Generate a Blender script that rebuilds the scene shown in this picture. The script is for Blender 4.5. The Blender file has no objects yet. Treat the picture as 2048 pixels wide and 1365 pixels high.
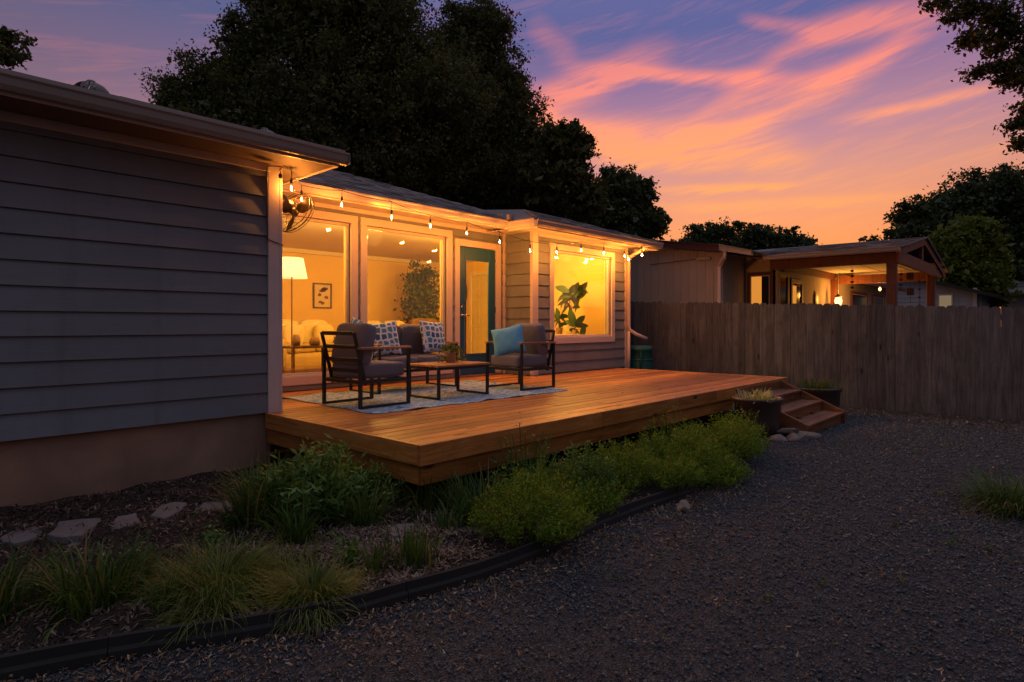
import bpy, math, random
import numpy as np
from mathutils import Vector, Matrix
random.seed(7); RNG = np.random.default_rng(7)
R = math.radians
scene = bpy.context.scene
COL = scene.collection

# ------------------------------------------------------------------ camera
cd = bpy.data.cameras.new('camera'); cam = bpy.data.objects.new('camera', cd); COL.objects.link(cam)
cd.sensor_width = 36; cd.lens = 21.41; cd.shift_y = -0.0159; cd.clip_start = .05; cd.clip_end = 2000
cam.location = (0, 0, 1.35); cam.rotation_euler = (R(90), 0, R(-47.5))
scene.camera = cam
scene.view_settings.view_transform = 'Standard'; scene.view_settings.look = 'None'
scene.view_settings.exposure = 0.22; scene.view_settings.gamma = 1.0
scene.view_settings.use_curve_mapping = False
scene.render.engine = 'CYCLES'
scene.cycles.use_denoising = True
scene.cycles.max_bounces = 8; scene.cycles.transparent_max_bounces = 24
scene.cycles.sample_clamp_indirect = 4.0
scene.cycles.caustics_reflective = False; scene.cycles.caustics_refractive = False

# ------------------------------------------------------------------ sky (dusk: gradient by height, pink and orange cirrus)
SKY_STRENGTH = 1.0
world = bpy.data.worlds.new('World'); scene.world = world; world.use_nodes = True
NT = world.node_tree; NT.nodes.clear()
def wn(t, **k):
    n = NT.nodes.new(t)
    for a, b in k.items(): setattr(n, a, b)
    return n
def wm(op, a, b=None, c=None, clamp=False):
    n = NT.nodes.new('ShaderNodeMath'); n.operation = op; n.use_clamp = clamp
    for i, v in enumerate((a, b, c)):
        if v is None: continue
        if isinstance(v, (int, float)): n.inputs[i].default_value = v
        else: NT.links.new(v, n.inputs[i])
    return n.outputs[0]
def wramp(fac, stops):
    n = NT.nodes.new('ShaderNodeValToRGB'); NT.links.new(fac, n.inputs[0])
    el = n.color_ramp.elements
    while len(el) < len(stops): el.new(.5)
    for e, (p, c) in zip(el, stops): e.position = p; e.color = (*c, 1)
    return n.outputs[0]
def wmix(f, a, b, mode='MIX'):
    n = NT.nodes.new('ShaderNodeMix'); n.data_type = 'RGBA'; n.blend_type = mode
    for s, v in ((0, f), (6, a), (7, b)):
        if isinstance(v, (int, float)): n.inputs[s].default_value = v
        elif isinstance(v, tuple): n.inputs[s].default_value = (*v, 1)
        else: NT.links.new(v, n.inputs[s])
    return n.outputs[2]
tc = wn('ShaderNodeTexCoord'); sx = wn('ShaderNodeSeparateXYZ'); NT.links.new(tc.outputs['Generated'], sx.inputs[0])
dx, dy, dz = sx.outputs
az = wm('MULTIPLY', wm('ARCTAN2', dx, dy), 57.2958)
el_ = wm('MULTIPLY', wm('ARCSINE', dz), 57.2958)
elf = wm('DIVIDE', el_, 90, clamp=True)
def p(e): return e / 90
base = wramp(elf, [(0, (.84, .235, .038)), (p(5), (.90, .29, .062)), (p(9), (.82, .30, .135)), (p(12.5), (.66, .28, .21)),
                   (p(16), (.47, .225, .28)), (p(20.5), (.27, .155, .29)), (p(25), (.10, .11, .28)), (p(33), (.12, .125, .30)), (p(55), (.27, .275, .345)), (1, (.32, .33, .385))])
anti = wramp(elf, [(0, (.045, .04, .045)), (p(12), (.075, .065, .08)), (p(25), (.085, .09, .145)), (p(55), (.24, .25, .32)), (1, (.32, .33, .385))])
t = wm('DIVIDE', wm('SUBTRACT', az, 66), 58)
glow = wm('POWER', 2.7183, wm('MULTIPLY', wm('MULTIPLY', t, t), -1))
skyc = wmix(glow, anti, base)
# fibrous noise in (azimuth, elevation)
cmb = wn('ShaderNodeCombineXYZ'); NT.links.new(wm('MULTIPLY', az, .05), cmb.inputs[0]); NT.links.new(wm('MULTIPLY', wm('SUBTRACT', el_, wm('MULTIPLY', az, .16)), .42), cmb.inputs[1])
nz = wn('ShaderNodeTexNoise'); nz.inputs['Scale'].default_value = 1.5; nz.inputs['Detail'].default_value = 9; nz.inputs['Roughness'].default_value = .62
nz.inputs['Distortion'].default_value = .6
NT.links.new(cmb.outputs[0], nz.inputs['Vector'])
cmb2 = wn('ShaderNodeCombineXYZ'); NT.links.new(wm('MULTIPLY', az, .13), cmb2.inputs[0]); NT.links.new(wm('MULTIPLY', el_, .13), cmb2.inputs[1])
nw = wn('ShaderNodeTexNoise'); nw.inputs['Scale'].default_value = 1.2; nw.inputs['Detail'].default_value = 5
NT.links.new(cmb2.outputs[0], nw.inputs['Vector'])
warp = wm('MULTIPLY', wm('SUBTRACT', nw.outputs[0], .5), 5.0)
warp2 = wm('MULTIPLY', wm('SUBTRACT', nz.outputs[0], .5), 2.2)
cmb3 = wn('ShaderNodeCombineXYZ'); NT.links.new(wm('MULTIPLY', az, .20), cmb3.inputs[0]); NT.links.new(wm('MULTIPLY', wm('SUBTRACT', el_, wm('MULTIPLY', az, .22)), 1.7), cmb3.inputs[1])
nz3 = wn('ShaderNodeTexNoise'); nz3.inputs['Scale'].default_value = 1.5; nz3.inputs['Detail'].default_value = 9; nz3.inputs['Roughness'].default_value = .6; nz3.inputs['Distortion'].default_value = .5
NT.links.new(cmb3.outputs[0], nz3.inputs['Vector'])
warp3 = wm('MULTIPLY', wm('SUBTRACT', nz3.outputs[0], .5), 2.4)
STREAKS = [  # azimuth, elevation of both ends (degrees), half width, strength
 (47.5, 18.8, 62.0, 24.0, 1.5, .75), (49.0, 26.5, 53.5, 23.6, 1.3, .45), (53.5, 22.8, 72.0, 20.3, .65, 1.0),
 (49.0, 20.8, 57.5, 22.0, .8, .5), (46.0, 19.8, 58.5, 16.0, 1.3, .8), (54.5, 17.8, 72.0, 15.0, 1.5, .85), (60.0, 15.4, 77.0, 18.6, .8, .9),
 (73.0, 18.6, 82.5, 22.2, .9, .85), (68.0, 25.2, 74.5, 23.4, .6, .6), (73.5, 23.6, 83.0, 23.2, 1.0, .9),
 (75.5, 16.3, 86.5, 17.2, .5, .75), (50.0, 17.6, 59.0, 15.8, 1.2, .8), (60.5, 12.1, 73.0, 11.9, .35, .85),
 (60.0, 10.6, 82.0, 10.1, .6, .6), (54.5, 14.9, 74.0, 13.6, .9, .6), (66.0, 18.2, 77.5, 20.6, .8, .6), (70.5, 22.0, 79.0, 23.6, .8, .5),
 (62.0, 16.2, 72.0, 22.5, 1.0, .45), (10.0, 15.5, 32.0, 17.0, 2.2, .25), (92, 20, 110, 15, 1.6, .5), (30, 34, 70, 38, 2.0, .35)]
tot = None
for a0, e0, a1, e1, hw, s in STREAKS:
    ca, ce = (a0 + a1) / 2, (e0 + e1) / 2; L = math.hypot(a1 - a0, e1 - e0); c_, s_ = (a1 - a0) / L, (e1 - e0) / L
    da = wm('SUBTRACT', az, ca); de = wm('SUBTRACT', el_, ce)
    u = wm('ADD', wm('MULTIPLY', da, c_ / (L * .5)), wm('MULTIPLY', de, s_ / (L * .5)))
    v = wm('ADD', wm('MULTIPLY', de, c_), wm('MULTIPLY', da, -s_))
    v = wm('ADD', v, wm('MULTIPLY', warp, .14)); v = wm('ADD', v, wm('MULTIPLY', warp2, .45)); v = wm('ADD', v, wm('MULTIPLY', warp3, .22)); v = wm('DIVIDE', v, hw)
    u2 = wm('MULTIPLY', u, u); q = wm('ADD', wm('MULTIPLY', u2, u2), wm('MULTIPLY', v, v))
    g = wm('MULTIPLY', wm('POWER', 2.7183, wm('MULTIPLY', q, -1)), s)
    tot = g if tot is None else wm('ADD', tot, g)
fib = wm('MULTIPLY', wm('SUBTRACT', wm('ADD', wm('MULTIPLY', nz.outputs[0], .5), wm('MULTIPLY', nz3.outputs[0], .5)), .30), 3.4, clamp=True)
cl = wm('MULTIPLY', tot, wm('ADD', wm('MULTIPLY', fib, .75), .25), clamp=True)
bgcl = wm('MULTIPLY', wm('SUBTRACT', wm('ADD', wm('MULTIPLY', nz.outputs[0], .6), wm('MULTIPLY', nz3.outputs[0], .4)), .49), 2.6, clamp=True)
cl = wm('MULTIPLY', wm('SUBTRACT', cl, .07), 1.25, clamp=True)
cl = wm('MAXIMUM', wm('MULTIPLY', cl, .95), wm('MULTIPLY', bgcl, .55))
fade = wm('DIVIDE', el_, 9, clamp=True)
cl = wm('MULTIPLY', cl, fade)
clcol = wramp(elf, [(0, (1, .42, .10)), (p(13), (1, .37, .10)), (p(17), (.98, .32, .16)), (p(20.5), (.88, .25, .19)), (p(26), (.60, .19, .22)), (p(45), (.28, .25, .31)), (1, (.32, .33, .385))])
clanti = wmix(wm('POWER', glow, .7), (.11, .08, .15), clcol)
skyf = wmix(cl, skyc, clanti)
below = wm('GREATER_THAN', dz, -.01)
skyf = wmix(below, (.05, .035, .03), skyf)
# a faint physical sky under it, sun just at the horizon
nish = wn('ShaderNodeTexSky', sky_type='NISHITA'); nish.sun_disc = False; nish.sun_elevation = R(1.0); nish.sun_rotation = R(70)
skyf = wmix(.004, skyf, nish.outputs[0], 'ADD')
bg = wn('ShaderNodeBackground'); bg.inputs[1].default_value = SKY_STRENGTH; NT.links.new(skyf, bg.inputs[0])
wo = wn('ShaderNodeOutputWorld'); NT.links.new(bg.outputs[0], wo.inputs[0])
world.cycles.sampling_method = 'MANUAL'; world.cycles.sample_map_resolution = 512

sd = bpy.data.lights.new('sun', 'SUN'); sun = bpy.data.objects.new('sun', sd); COL.objects.link(sun)
sd.energy = 0.12; sd.angle = R(12); sd.color = (1, .5, .28)
_d = Vector((-math.sin(R(70)) * math.cos(R(6)), -math.cos(R(70)) * math.cos(R(6)), -math.sin(R(6))))
sun.rotation_euler = _d.to_track_quat('-Z', 'Y').to_euler()

BULB_STRENGTH = 2700.0
ROOM_POWER = 74.0  # power of each unseen ceiling lamp added to fill the room with light

# ------------------------------------------------------------------ materials
MATS = {}
class NB:
    def __init__(s, name):
        s.m = bpy.data.materials.new(name); s.m.use_nodes = True; s.t = s.m.node_tree; s.t.nodes.clear()
        s.out = s.n('ShaderNodeOutputMaterial'); MATS[name] = s.m
    def n(s, t, **k):
        x = s.t.nodes.new(t)
        for a, b in k.items(): setattr(x, a, b)
        return x
    def l(s, a, b): s.t.links.new(a, b)
    def val(s, n, i, v):
        if v is None: return
        if isinstance(v, (int, float)): n.inputs[i].default_value = v
        elif isinstance(v, (tuple, list)): n.inputs[i].default_value = (*v, 1) if len(v) == 3 and n.inputs[i].type == 'RGBA' else v
        else: s.l(v, n.inputs[i])
    def math(s, op, a, b=None, clamp=False):
        x = s.n('ShaderNodeMath', operation=op, use_clamp=clamp); s.val(x, 0, a); s.val(x, 1, b); return x.outputs[0]
    def coord(s, scale=(1, 1, 1), rnd=True, kind='Object'):
        t = s.n('ShaderNodeTexCoord'); m = s.n('ShaderNodeMapping'); m.inputs['Scale'].default_value = scale
        v = t.outputs[kind]
        if rnd:
            o = s.n('ShaderNodeObjectInfo'); a = s.n('ShaderNodeVectorMath', operation='ADD'); sc = s.n('ShaderNodeVectorMath', operation='SCALE')
            c = s.n('ShaderNodeCombineXYZ'); s.l(o.outputs['Random'], c.inputs[0]); s.l(o.outputs['Random'], c.inputs[1]); s.l(o.outputs['Random'], c.inputs[2])
            s.l(c.outputs[0], sc.inputs[0]); sc.inputs['Scale'].default_value = 37.0
            s.l(v, a.inputs[0]); s.l(sc.outputs[0], a.inputs[1]); v = a.outputs[0]
        s.l(v, m.inputs[0]); return m.outputs[0]
    def noise(s, vec, scale, detail=4, rough=.5, dist=0.):
        x = s.n('ShaderNodeTexNoise'); s.l(vec, x.inputs['Vector']); x.inputs['Scale'].default_value = scale; x.inputs['Detail'].default_value = detail
        x.inputs['Roughness'].default_value = rough; x.inputs['Distortion'].default_value = dist; return x.outputs[0]
    def ramp(s, f, stops, interp='LINEAR'):
        x = s.n('ShaderNodeValToRGB'); s.l(f, x.inputs[0]); e = x.color_ramp.elements; x.color_ramp.interpolation = interp
        while len(e) < len(stops): e.new(.5)
        for q, (pp, c) in zip(e, stops): q.position = pp; q.color = (*c, 1) if not isinstance(c, float) else (c, c, c, 1)
        return x.outputs[0]
    def mix(s, f, a, b, mode='MIX'):
        x = s.n('ShaderNodeMix', data_type='RGBA', blend_type=mode); s.val(x, 0, f); s.val(x, 6, a); s.val(x, 7, b); return x.outputs[2]
    def bump(s, h, strength=.3, dist=.01):
        b = s.n('ShaderNodeBump'); s.l(h, b.inputs['Height']); b.inputs['Strength'].default_value = strength; b.inputs['Distance'].default_value = dist; return b.outputs[0]
    def pbr(s, col, rough=.6, normal=None, metal=0., spec=None, surface=True):
        b = s.n('ShaderNodeBsdfPrincipled'); s.val(b, 'Base Color', col); s.val(b, 'Roughness', rough); s.val(b, 'Metallic', metal)
        if spec is not None: b.inputs['Specular IOR Level'].default_value = spec
        if normal is not None: s.l(normal, b.inputs['Normal'])
        if surface: s.l(b.outputs[0], s.out.inputs[0])
        return b
def c3(c, k): return tuple(min(1, x * k) for x in c)
def plain(name, col, rough=.6, var=.15, scale=6, bump=.15, bscale=40, metal=0., spec=None, stretch=(1, 1, 1), dist=.004):
    b = NB(name); v = b.coord(stretch); n1 = b.noise(v, scale, 5, .6); n2 = b.noise(v, bscale, 4, .6)
    col = b.ramp(n1, [(.25, c3(col, 1 - var)), (.55, col), (.8, c3(col, 1 + var))])
    b.pbr(col, rough, b.bump(n2, bump, dist), metal, spec); return b.m
def wood(name, cols, axis, rough=.55, knots=True, gscale=1., bump=.25, vr=.55, vb=.72):
    b = NB(name); st = [14., 14., 14.]; st[axis] = .9; v = b.coord(tuple(x * gscale for x in st)); v2 = b.coord((1, 1, 1))
    g = b.noise(v, 1.6, 7, .62, 1.2); g2 = b.noise(v, 6, 4, .6, .3); bl = b.noise(v2, 1.8, 4)
    f = b.math('ADD', b.math('MULTIPLY', g, .6), b.math('ADD', b.math('MULTIPLY', g2, .2), b.math('MULTIPLY', bl, .25)))
    col = b.ramp(f, [(.36, cols[0]), (.5, cols[1]), (.64, cols[2])])
    oi = b.n('ShaderNodeObjectInfo'); hs = b.n('ShaderNodeHueSaturation'); b.l(col, hs.inputs['Color'])
    b.l(b.math('ADD', b.math('MULTIPLY', oi.outputs['Random'], vr), vb), hs.inputs['Value']); col = hs.outputs[0]
    if knots:
        ks = [8., 8., 8.]; ks[axis] = 2.6; vk = b.coord(tuple(ks)); vo = b.n('ShaderNodeTexVoronoi'); b.l(vk, vo.inputs['Vector']); vo.inputs['Scale'].default_value = .55
        k = b.ramp(vo.outputs['Distance'], [(.05, 1.), (.12, 0.)]); col = b.mix(k, col, c3(cols[0], .28))
    bl2 = b.noise(v2, 3.1, 5, .65); col = b.mix(b.ramp(bl2, [(.55, 0.), (.78, .55)]), col, c3(cols[0], .45))
    b.pbr(col, rough, b.bump(g2, bump, .004)); return b.m
def leafm(name, dark, mid, light, trans=.3, rough=.5, dead=None):
    b = NB(name); g = b.n('ShaderNodeNewGeometry'); v = b.coord((1, 1, 1), rnd=False); n1 = b.noise(v, 1.3, 3)
    f = b.math('ADD', b.math('MULTIPLY', g.outputs['Random Per Island'], .55), b.math('MULTIPLY', n1, .45))
    col = b.ramp(f, [(.2, dark), (.5, mid), (.82, light)])
    if dead: col = b.mix(b.ramp(g.outputs['Random Per Island'], [(.885, 0.), (.90, 1.)]), col, dead)
    pb = b.pbr(col, rough, surface=False, spec=.25); tr = b.n('ShaderNodeBsdfTranslucent'); b.l(b.mix(1., col, (1, 1, .5), 'MULTIPLY'), tr.inputs[0])
    mx = b.n('ShaderNodeMixShader'); mx.inputs[0].default_value = trans; b.l(pb.outputs[0], mx.inputs[1]); b.l(tr.outputs[0], mx.inputs[2]); b.l(mx.outputs[0], b.out.inputs[0]); return b.m
def emis(name, col, strength):
    b = NB(name); e = b.n('ShaderNodeEmission'); e.inputs[0].default_value = (*col, 1); e.inputs[1].default_value = strength; b.l(e.outputs[0], b.out.inputs[0]); return b.m
def glass(name, tint=(1, 1, 1), ior=1.5):
    b = NB(name); fr = b.n('ShaderNodeFresnel'); gm = b.n('ShaderNodeNewGeometry'); b.l(b.math('SUBTRACT', ior, b.math('MULTIPLY', gm.outputs['Backfacing'], ior - 1 / ior)), fr.inputs[0]); tr = b.n('ShaderNodeBsdfTransparent'); tr.inputs[0].default_value = (*tint, 1)
    gl = b.n('ShaderNodeBsdfGlossy'); gl.inputs['Roughness'].default_value = .01
    mx = b.n('ShaderNodeMixShader'); b.l(b.math('MULTIPLY', fr.outputs[0], 1.6, clamp=True), mx.inputs[0]); b.l(tr.outputs[0], mx.inputs[1]); b.l(gl.outputs[0], mx.inputs[2]); b.l(mx.outputs[0], b.out.inputs[0]); return b.m

def siding_mat(name, col, axis=0):
    b = NB(name); st = [6., 6., 60.]; st[axis] = 2.0
    v = b.coord(tuple(st)); w = b.noise(v, 1.2, 6, .65, 1.6); v2 = b.coord((1, 1, 1), rnd=False); n1 = b.noise(v2, 1.1, 5, .6)
    oi = b.n('ShaderNodeObjectInfo')
    c = b.ramp(n1, [(.3, c3(col, .88)), (.7, c3(col, 1.1))]); hs = b.n('ShaderNodeHueSaturation'); b.l(c, hs.inputs['Color']); b.l(b.math('ADD', b.math('MULTIPLY', oi.outputs['Random'], .10), .95), hs.inputs['Value'])
    c = b.mix(b.ramp(w, [(.35, .22), (.5, 0.)]), hs.outputs[0], c3(col, .7)); sv = [5., 5., .5]; dn = b.noise(b.coord(tuple(sv), rnd=False), 1.4, 5, .65); c = b.mix(b.ramp(dn, [(.52, 0.), (.75, .35)]), c, (.10, .085, .07))
    b.pbr(c, .55, b.bump(w, .55, .004)); return b.m
M_SIDE = siding_mat('siding_paint', (.21, .222, .245))
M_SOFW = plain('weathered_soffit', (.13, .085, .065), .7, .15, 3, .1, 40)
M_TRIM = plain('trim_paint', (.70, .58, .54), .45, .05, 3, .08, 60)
M_STUCCO = plain('foundation_render', (.40, .235, .15), .9, .35, 2.2, .5, 28)
M_GUT2 = plain('eave_gutter_paint', (.52, .42, .385), .45, .06, 3, .06, 50)
M_VENT = plain('vent_metal', (.20, .165, .15), .5, .15, 6, .04, 30)
M_ALU = plain('gutter_metal', (.36, .30, .265), .4, .06, 3, .04, 30, metal=0.)
M_SHING = None
b = NB('shingle'); g = b.n('ShaderNodeNewGeometry'); v = b.coord((1, 1, 1), rnd=False); n1 = b.noise(v, 90, 3, .7)
f = b.math('ADD', b.math('MULTIPLY', g.outputs['Random Per Island'], .6), b.math('MULTIPLY', n1, .4))
b.pbr(b.ramp(f, [(.2, (.11, .095, .095)), (.5, (.22, .185, .18)), (.8, (.38, .32, .31))]), .9, b.bump(n1, .5, .004)); M_SHING = b.m
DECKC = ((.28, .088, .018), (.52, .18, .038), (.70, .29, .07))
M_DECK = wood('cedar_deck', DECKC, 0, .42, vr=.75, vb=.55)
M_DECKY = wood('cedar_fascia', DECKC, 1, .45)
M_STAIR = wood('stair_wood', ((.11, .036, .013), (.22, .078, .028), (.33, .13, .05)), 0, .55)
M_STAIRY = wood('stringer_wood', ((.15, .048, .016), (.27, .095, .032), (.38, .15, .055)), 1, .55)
M_UNDER = plain('dark_timber', (.05, .03, .02), .9)
M_TEAK = wood('teak', ((.26, .09, .03), (.46, .19, .07), (.58, .27, .11)), 0, .45, knots=False)
M_BLACK = plain('black_metal', (.018, .018, .02), .4, .1, 10, .02, 50)
M_BRONZE = plain('fan_metal', (.07, .05, .035), .35, .1, 10, .02, 50, metal=.6)
M_CHROME = plain('door_metal', (.6, .55, .48), .25, .05, 10, .01, 50, metal=1.)
M_CUSH = plain('grey_fabric', (.185, .165, .19), .9, .06, 5, .35, 400, stretch=(1, 1, 1), dist=.001)
M_BLUE = plain('teal_fabric', (.16, .50, .78), .85, .08, 5, .35, 300, dist=.001)
M_DOOR = plain('teal_door_paint', (.015, .10, .22), .4, .06, 5, .05, 60)
M_GREENP = plain('barrel_plastic', (.015, .11, .10), .5, .1, 5, .05, 40)
M_POT = plain('glazed_pot', (.095, .055, .045), .35, .25, 5, .15, 12)
M_POTTAN = plain('clay_pot', (.45, .27, .17), .7, .12, 8, .1, 30)
M_ROCK = plain('limestone', (.27, .20, .17), .9, .25, 8, .6, 16, dist=.02)
M_STONE = plain('flagstone', (.20, .17, .165), .9, .2, 5, .7, 22, dist=.01)
M_EDGE = plain('black_edging', (.024, .022, .021), .85, .2, 4, .2, 30)
M_CONC = plain('grey_concrete', (.22, .20, .19), .9, .2, 4, .4, 30)
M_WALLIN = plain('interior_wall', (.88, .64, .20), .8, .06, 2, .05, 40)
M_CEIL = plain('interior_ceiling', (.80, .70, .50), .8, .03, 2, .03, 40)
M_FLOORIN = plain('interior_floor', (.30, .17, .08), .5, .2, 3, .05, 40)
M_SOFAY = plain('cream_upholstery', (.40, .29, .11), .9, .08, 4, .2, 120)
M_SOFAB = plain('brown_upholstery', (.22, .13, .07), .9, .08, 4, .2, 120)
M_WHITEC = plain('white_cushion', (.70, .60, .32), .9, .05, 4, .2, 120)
M_DARKW = wood('dark_wood', ((.05, .025, .012), (.09, .045, .02), (.13, .07, .03)), 0, .5, knots=False)
M_PAPER = plain('picture_paper', (.75, .62, .42), .8, .04, 4, 0.02, 60)
M_INK = plain('picture_ink', (.20, .09, .04), .8, .2, 20, 0.02, 60)
M_BARK = plain('bark', (.07, .05, .038), .95, .35, 6, .8, 14, dist=.03)
M_FENCE = wood('weathered_picket', ((.038, .046, .066), (.082, .092, .122), (.145, .155, .192)), 2, .85, knots=True, bump=.8, vr=.5, vb=.72)
M_NWALL = plain('neighbour_panel', (.44, .36, .30), .85, .08, 2, .2, 50)
M_NDARK = plain('neighbour_maroon', (.085, .025, .028), .6, .1, 4, .1, 40)
M_NWOOD = wood('red_stained_timber', ((.10, .028, .016), (.17, .05, .028), (.24, .075, .04)), 2, .7, knots=False)
M_NCEIL = plain('porch_ceiling', (.62, .52, .42), .8, .04, 2, .05, 30)
M_WHITEH = siding_mat('white_clapboard', (.40, .41, .44), 1)
M_NFRAME = plain('window_frame_white', (.6, .55, .5), .5, .04)
M_DARKGL = plain('dark_window_glass', (.02, .02, .022), .08, .1, 4, .01, 10)
M_LITWIN = emis('lit_window', (1, .36, .05), .62); M_DIMWIN = emis('dim_window', (.5, .36, .2), .35)
M_GLASS = glass('window_glass')
M_CLEAR = glass('bulb_glass', (1, .85, .6))
M_BULB = emis('bulb_filament', (1, .38, .075), BULB_STRENGTH)
M_SHADE = None
b = NB('lamp_shade_fabric'); tr = b.n('ShaderNodeBsdfTranslucent'); tr.inputs[0].default_value = (1, .9, .7, 1); e = b.n('ShaderNodeEmission'); e.inputs[0].default_value = (1, .66, .27, 1); e.inputs[1].default_value = 1.15
ad = b.n('ShaderNodeAddShader'); b.l(tr.outputs[0], ad.inputs[0]); b.l(e.outputs[0], ad.inputs[1]); b.l(ad.outputs[0], b.out.inputs[0]); M_SHADE = b.m
M_LANTERN = emis('lantern_glow', (1, .55, .22), 3.0)
M_DOME = emis('room_lamp_glow', (1, .56, .16), 9.0)  # glow of the added ceiling lamps and of the floor lamp bulb
# patterned pillow
b = NB('blue_patterned_fabric'); v = b.coord((1, 1, 1), rnd=False); nn = b.noise(v, 30, 3)
vo = b.n('ShaderNodeTexVoronoi', feature='DISTANCE_TO_EDGE'); b.l(v, vo.inputs['Vector']); vo.inputs['Scale'].default_value = 13; vo.inputs['Randomness'].default_value = .45
f = b.math('ADD', vo.outputs['Distance'], b.math('MULTIPLY', b.math('SUBTRACT', nn, .5), .12))
vc = b.n('ShaderNodeTexVoronoi'); b.l(v, vc.inputs['Vector']); vc.inputs['Scale'].default_value = 13; vc.inputs['Randomness'].default_value = .45
cm = b.ramp(vc.outputs['Color'], [(.3, (.03, .12, .28)), (.7, (.09, .28, .46))])
b.pbr(b.mix(b.ramp(f, [(.11, 1.), (.15, 0.)]), cm, (.78, .78, .80)), .85); M_PATT = b.m
# rug
b = NB('woven_rug'); v = b.coord((1.6, 3.2, 1), rnd=False); n1 = b.noise(v, 2.4, 5, .6, 2.2); n2 = b.noise(b.coord((1, 1, 1), rnd=False), 160, 2)
col = b.ramp(n1, [(.34, (.05, .22, .40)), (.44, (.12, .34, .54)), (.47, (.62, .66, .72)), (.52, (.74, .66, .62)), (.555, (.14, .36, .54)), (.64, (.18, .40, .56)), (.68, (.62, .64, .70)), (.78, (.06, .24, .42))])
b.pbr(col, .95, b.bump(n2, .4, .002)); M_RUG = b.m
# ground materials
b = NB('dark_gravel'); v = b.coord((1, 1, 1), rnd=False); vo = b.n('ShaderNodeTexVoronoi'); b.l(v, vo.inputs['Vector']); vo.inputs['Scale'].default_value = 110
n1 = b.noise(v, 1.2, 5, .6); n3 = b.noise(v, 260, 2)
sep = b.n('ShaderNodeSeparateColor'); b.l(vo.outputs['Color'], sep.inputs[0])
col = b.ramp(sep.outputs[0], [(.0, (.020, .023, .030)), (.6, (.055, .061, .074)), (.9, (.11, .116, .128)), (1., (.22, .17, .12))])
col = b.mix(b.ramp(n1, [(.45, 0.), (.75, .5)]), col, (.045, .045, .05))
h = b.math('SUBTRACT', 1., vo.outputs['Distance']); b.pbr(col, .75, b.bump(h, 1., .02)); M_GRAVEL = b.m
b = NB('gravel_stone'); g = b.n('ShaderNodeNewGeometry'); b.pbr(b.ramp(g.outputs['Random Per Island'], [(0, (.03, .035, .046)), (.45, (.082, .09, .11)), (.8, (.145, .152, .175)), (.97, (.20, .175, .155)), (1, (.45, .34, .24))]), .7); M_PEB = b.m
b = NB('dry_litter'); g = b.n('ShaderNodeNewGeometry'); b.pbr(b.ramp(g.outputs['Random Per Island'], [(0, (.09, .045, .025)), (.5, (.21, .11, .055)), (.85, (.36, .20, .10)), (1, (.55, .40, .25))]), .8); M_LITTER = b.m
b = NB('mulch_soil'); v = b.coord((1, 1, 1), rnd=False); n1 = b.noise(v, 45, 6, .7, .6); n2 = b.noise(v, 2.2, 4)
b.pbr(b.mix(b.ramp(n2, [(.4, 0.), (.7, .6)]), b.ramp(n1, [(.3, (.022, .014, .011)), (.6, (.055, .034, .027)), (.8, (.12, .075, .055))]), (.03, .018, .014)), .95, b.bump(n1, 1., .03)); M_MULCH = b.m
b = NB('mulch_chip'); g = b.n('ShaderNodeNewGeometry'); b.pbr(b.ramp(g.outputs['Random Per Island'], [(0, (.04, .022, .017)), (.5, (.10, .058, .045)), (.85, (.19, .12, .09)), (1, (.33, .24, .17))]), .85); M_CHIP = b.m
b = NB('straw_litter'); g = b.n('ShaderNodeNewGeometry'); b.pbr(b.ramp(g.outputs['Random Per Island'], [(0, (.12, .07, .05)), (.5, (.26, .165, .125)), (1, (.42, .30, .23))]), .85); M_STRAW = b.m
L_OAK = leafm('oak_leaf', (.045, .052, .02), (.105, .11, .036), (.22, .20, .065), .3)
L_GREY = leafm('loose_leaf', (.04, .055, .024), (.09, .115, .045), (.16, .18, .07), .3)
L_FAR = leafm('far_leaf', (.03, .048, .022), (.075, .10, .042), (.14, .165, .06), .25)
L_LIME = leafm('lime_leaf', (.08, .11, .018), (.16, .20, .03), (.26, .29, .05), .3)
L_FERN = leafm('feathery_leaf', (.08, .17, .014), (.19, .33, .03), (.38, .50, .07), .4, dead=(.20, .12, .05))
L_SHRUB = leafm('shrub_leaf', (.06, .14, .03), (.15, .27, .06), (.30, .42, .13), .35)
L_LIRI = leafm('strap_leaf', (.04, .085, .018), (.09, .165, .03), (.19, .27, .06), .35, dead=(.32, .23, .10))
L_SEDGE = leafm('sedge_leaf', (.07, .11, .02), (.15, .20, .035), (.27, .31, .08), .3, dead=(.24, .21, .08))
L_PALE = leafm('pale_leaf', (.35, .36, .14), (.55, .52, .24), (.7, .65, .36), .3)
L_POTP = leafm('table_plant_leaf', (.06, .11, .02), (.15, .21, .04), (.42, .42, .14), .3)
L_IND = leafm('indoor_leaf', (.05, .10, .02), (.10, .17, .03), (.18, .24, .05), .2)
L_FIG = leafm('fig_leaf', (.02, .055, .012), (.035, .085, .018), (.07, .13, .03), .15)

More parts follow.
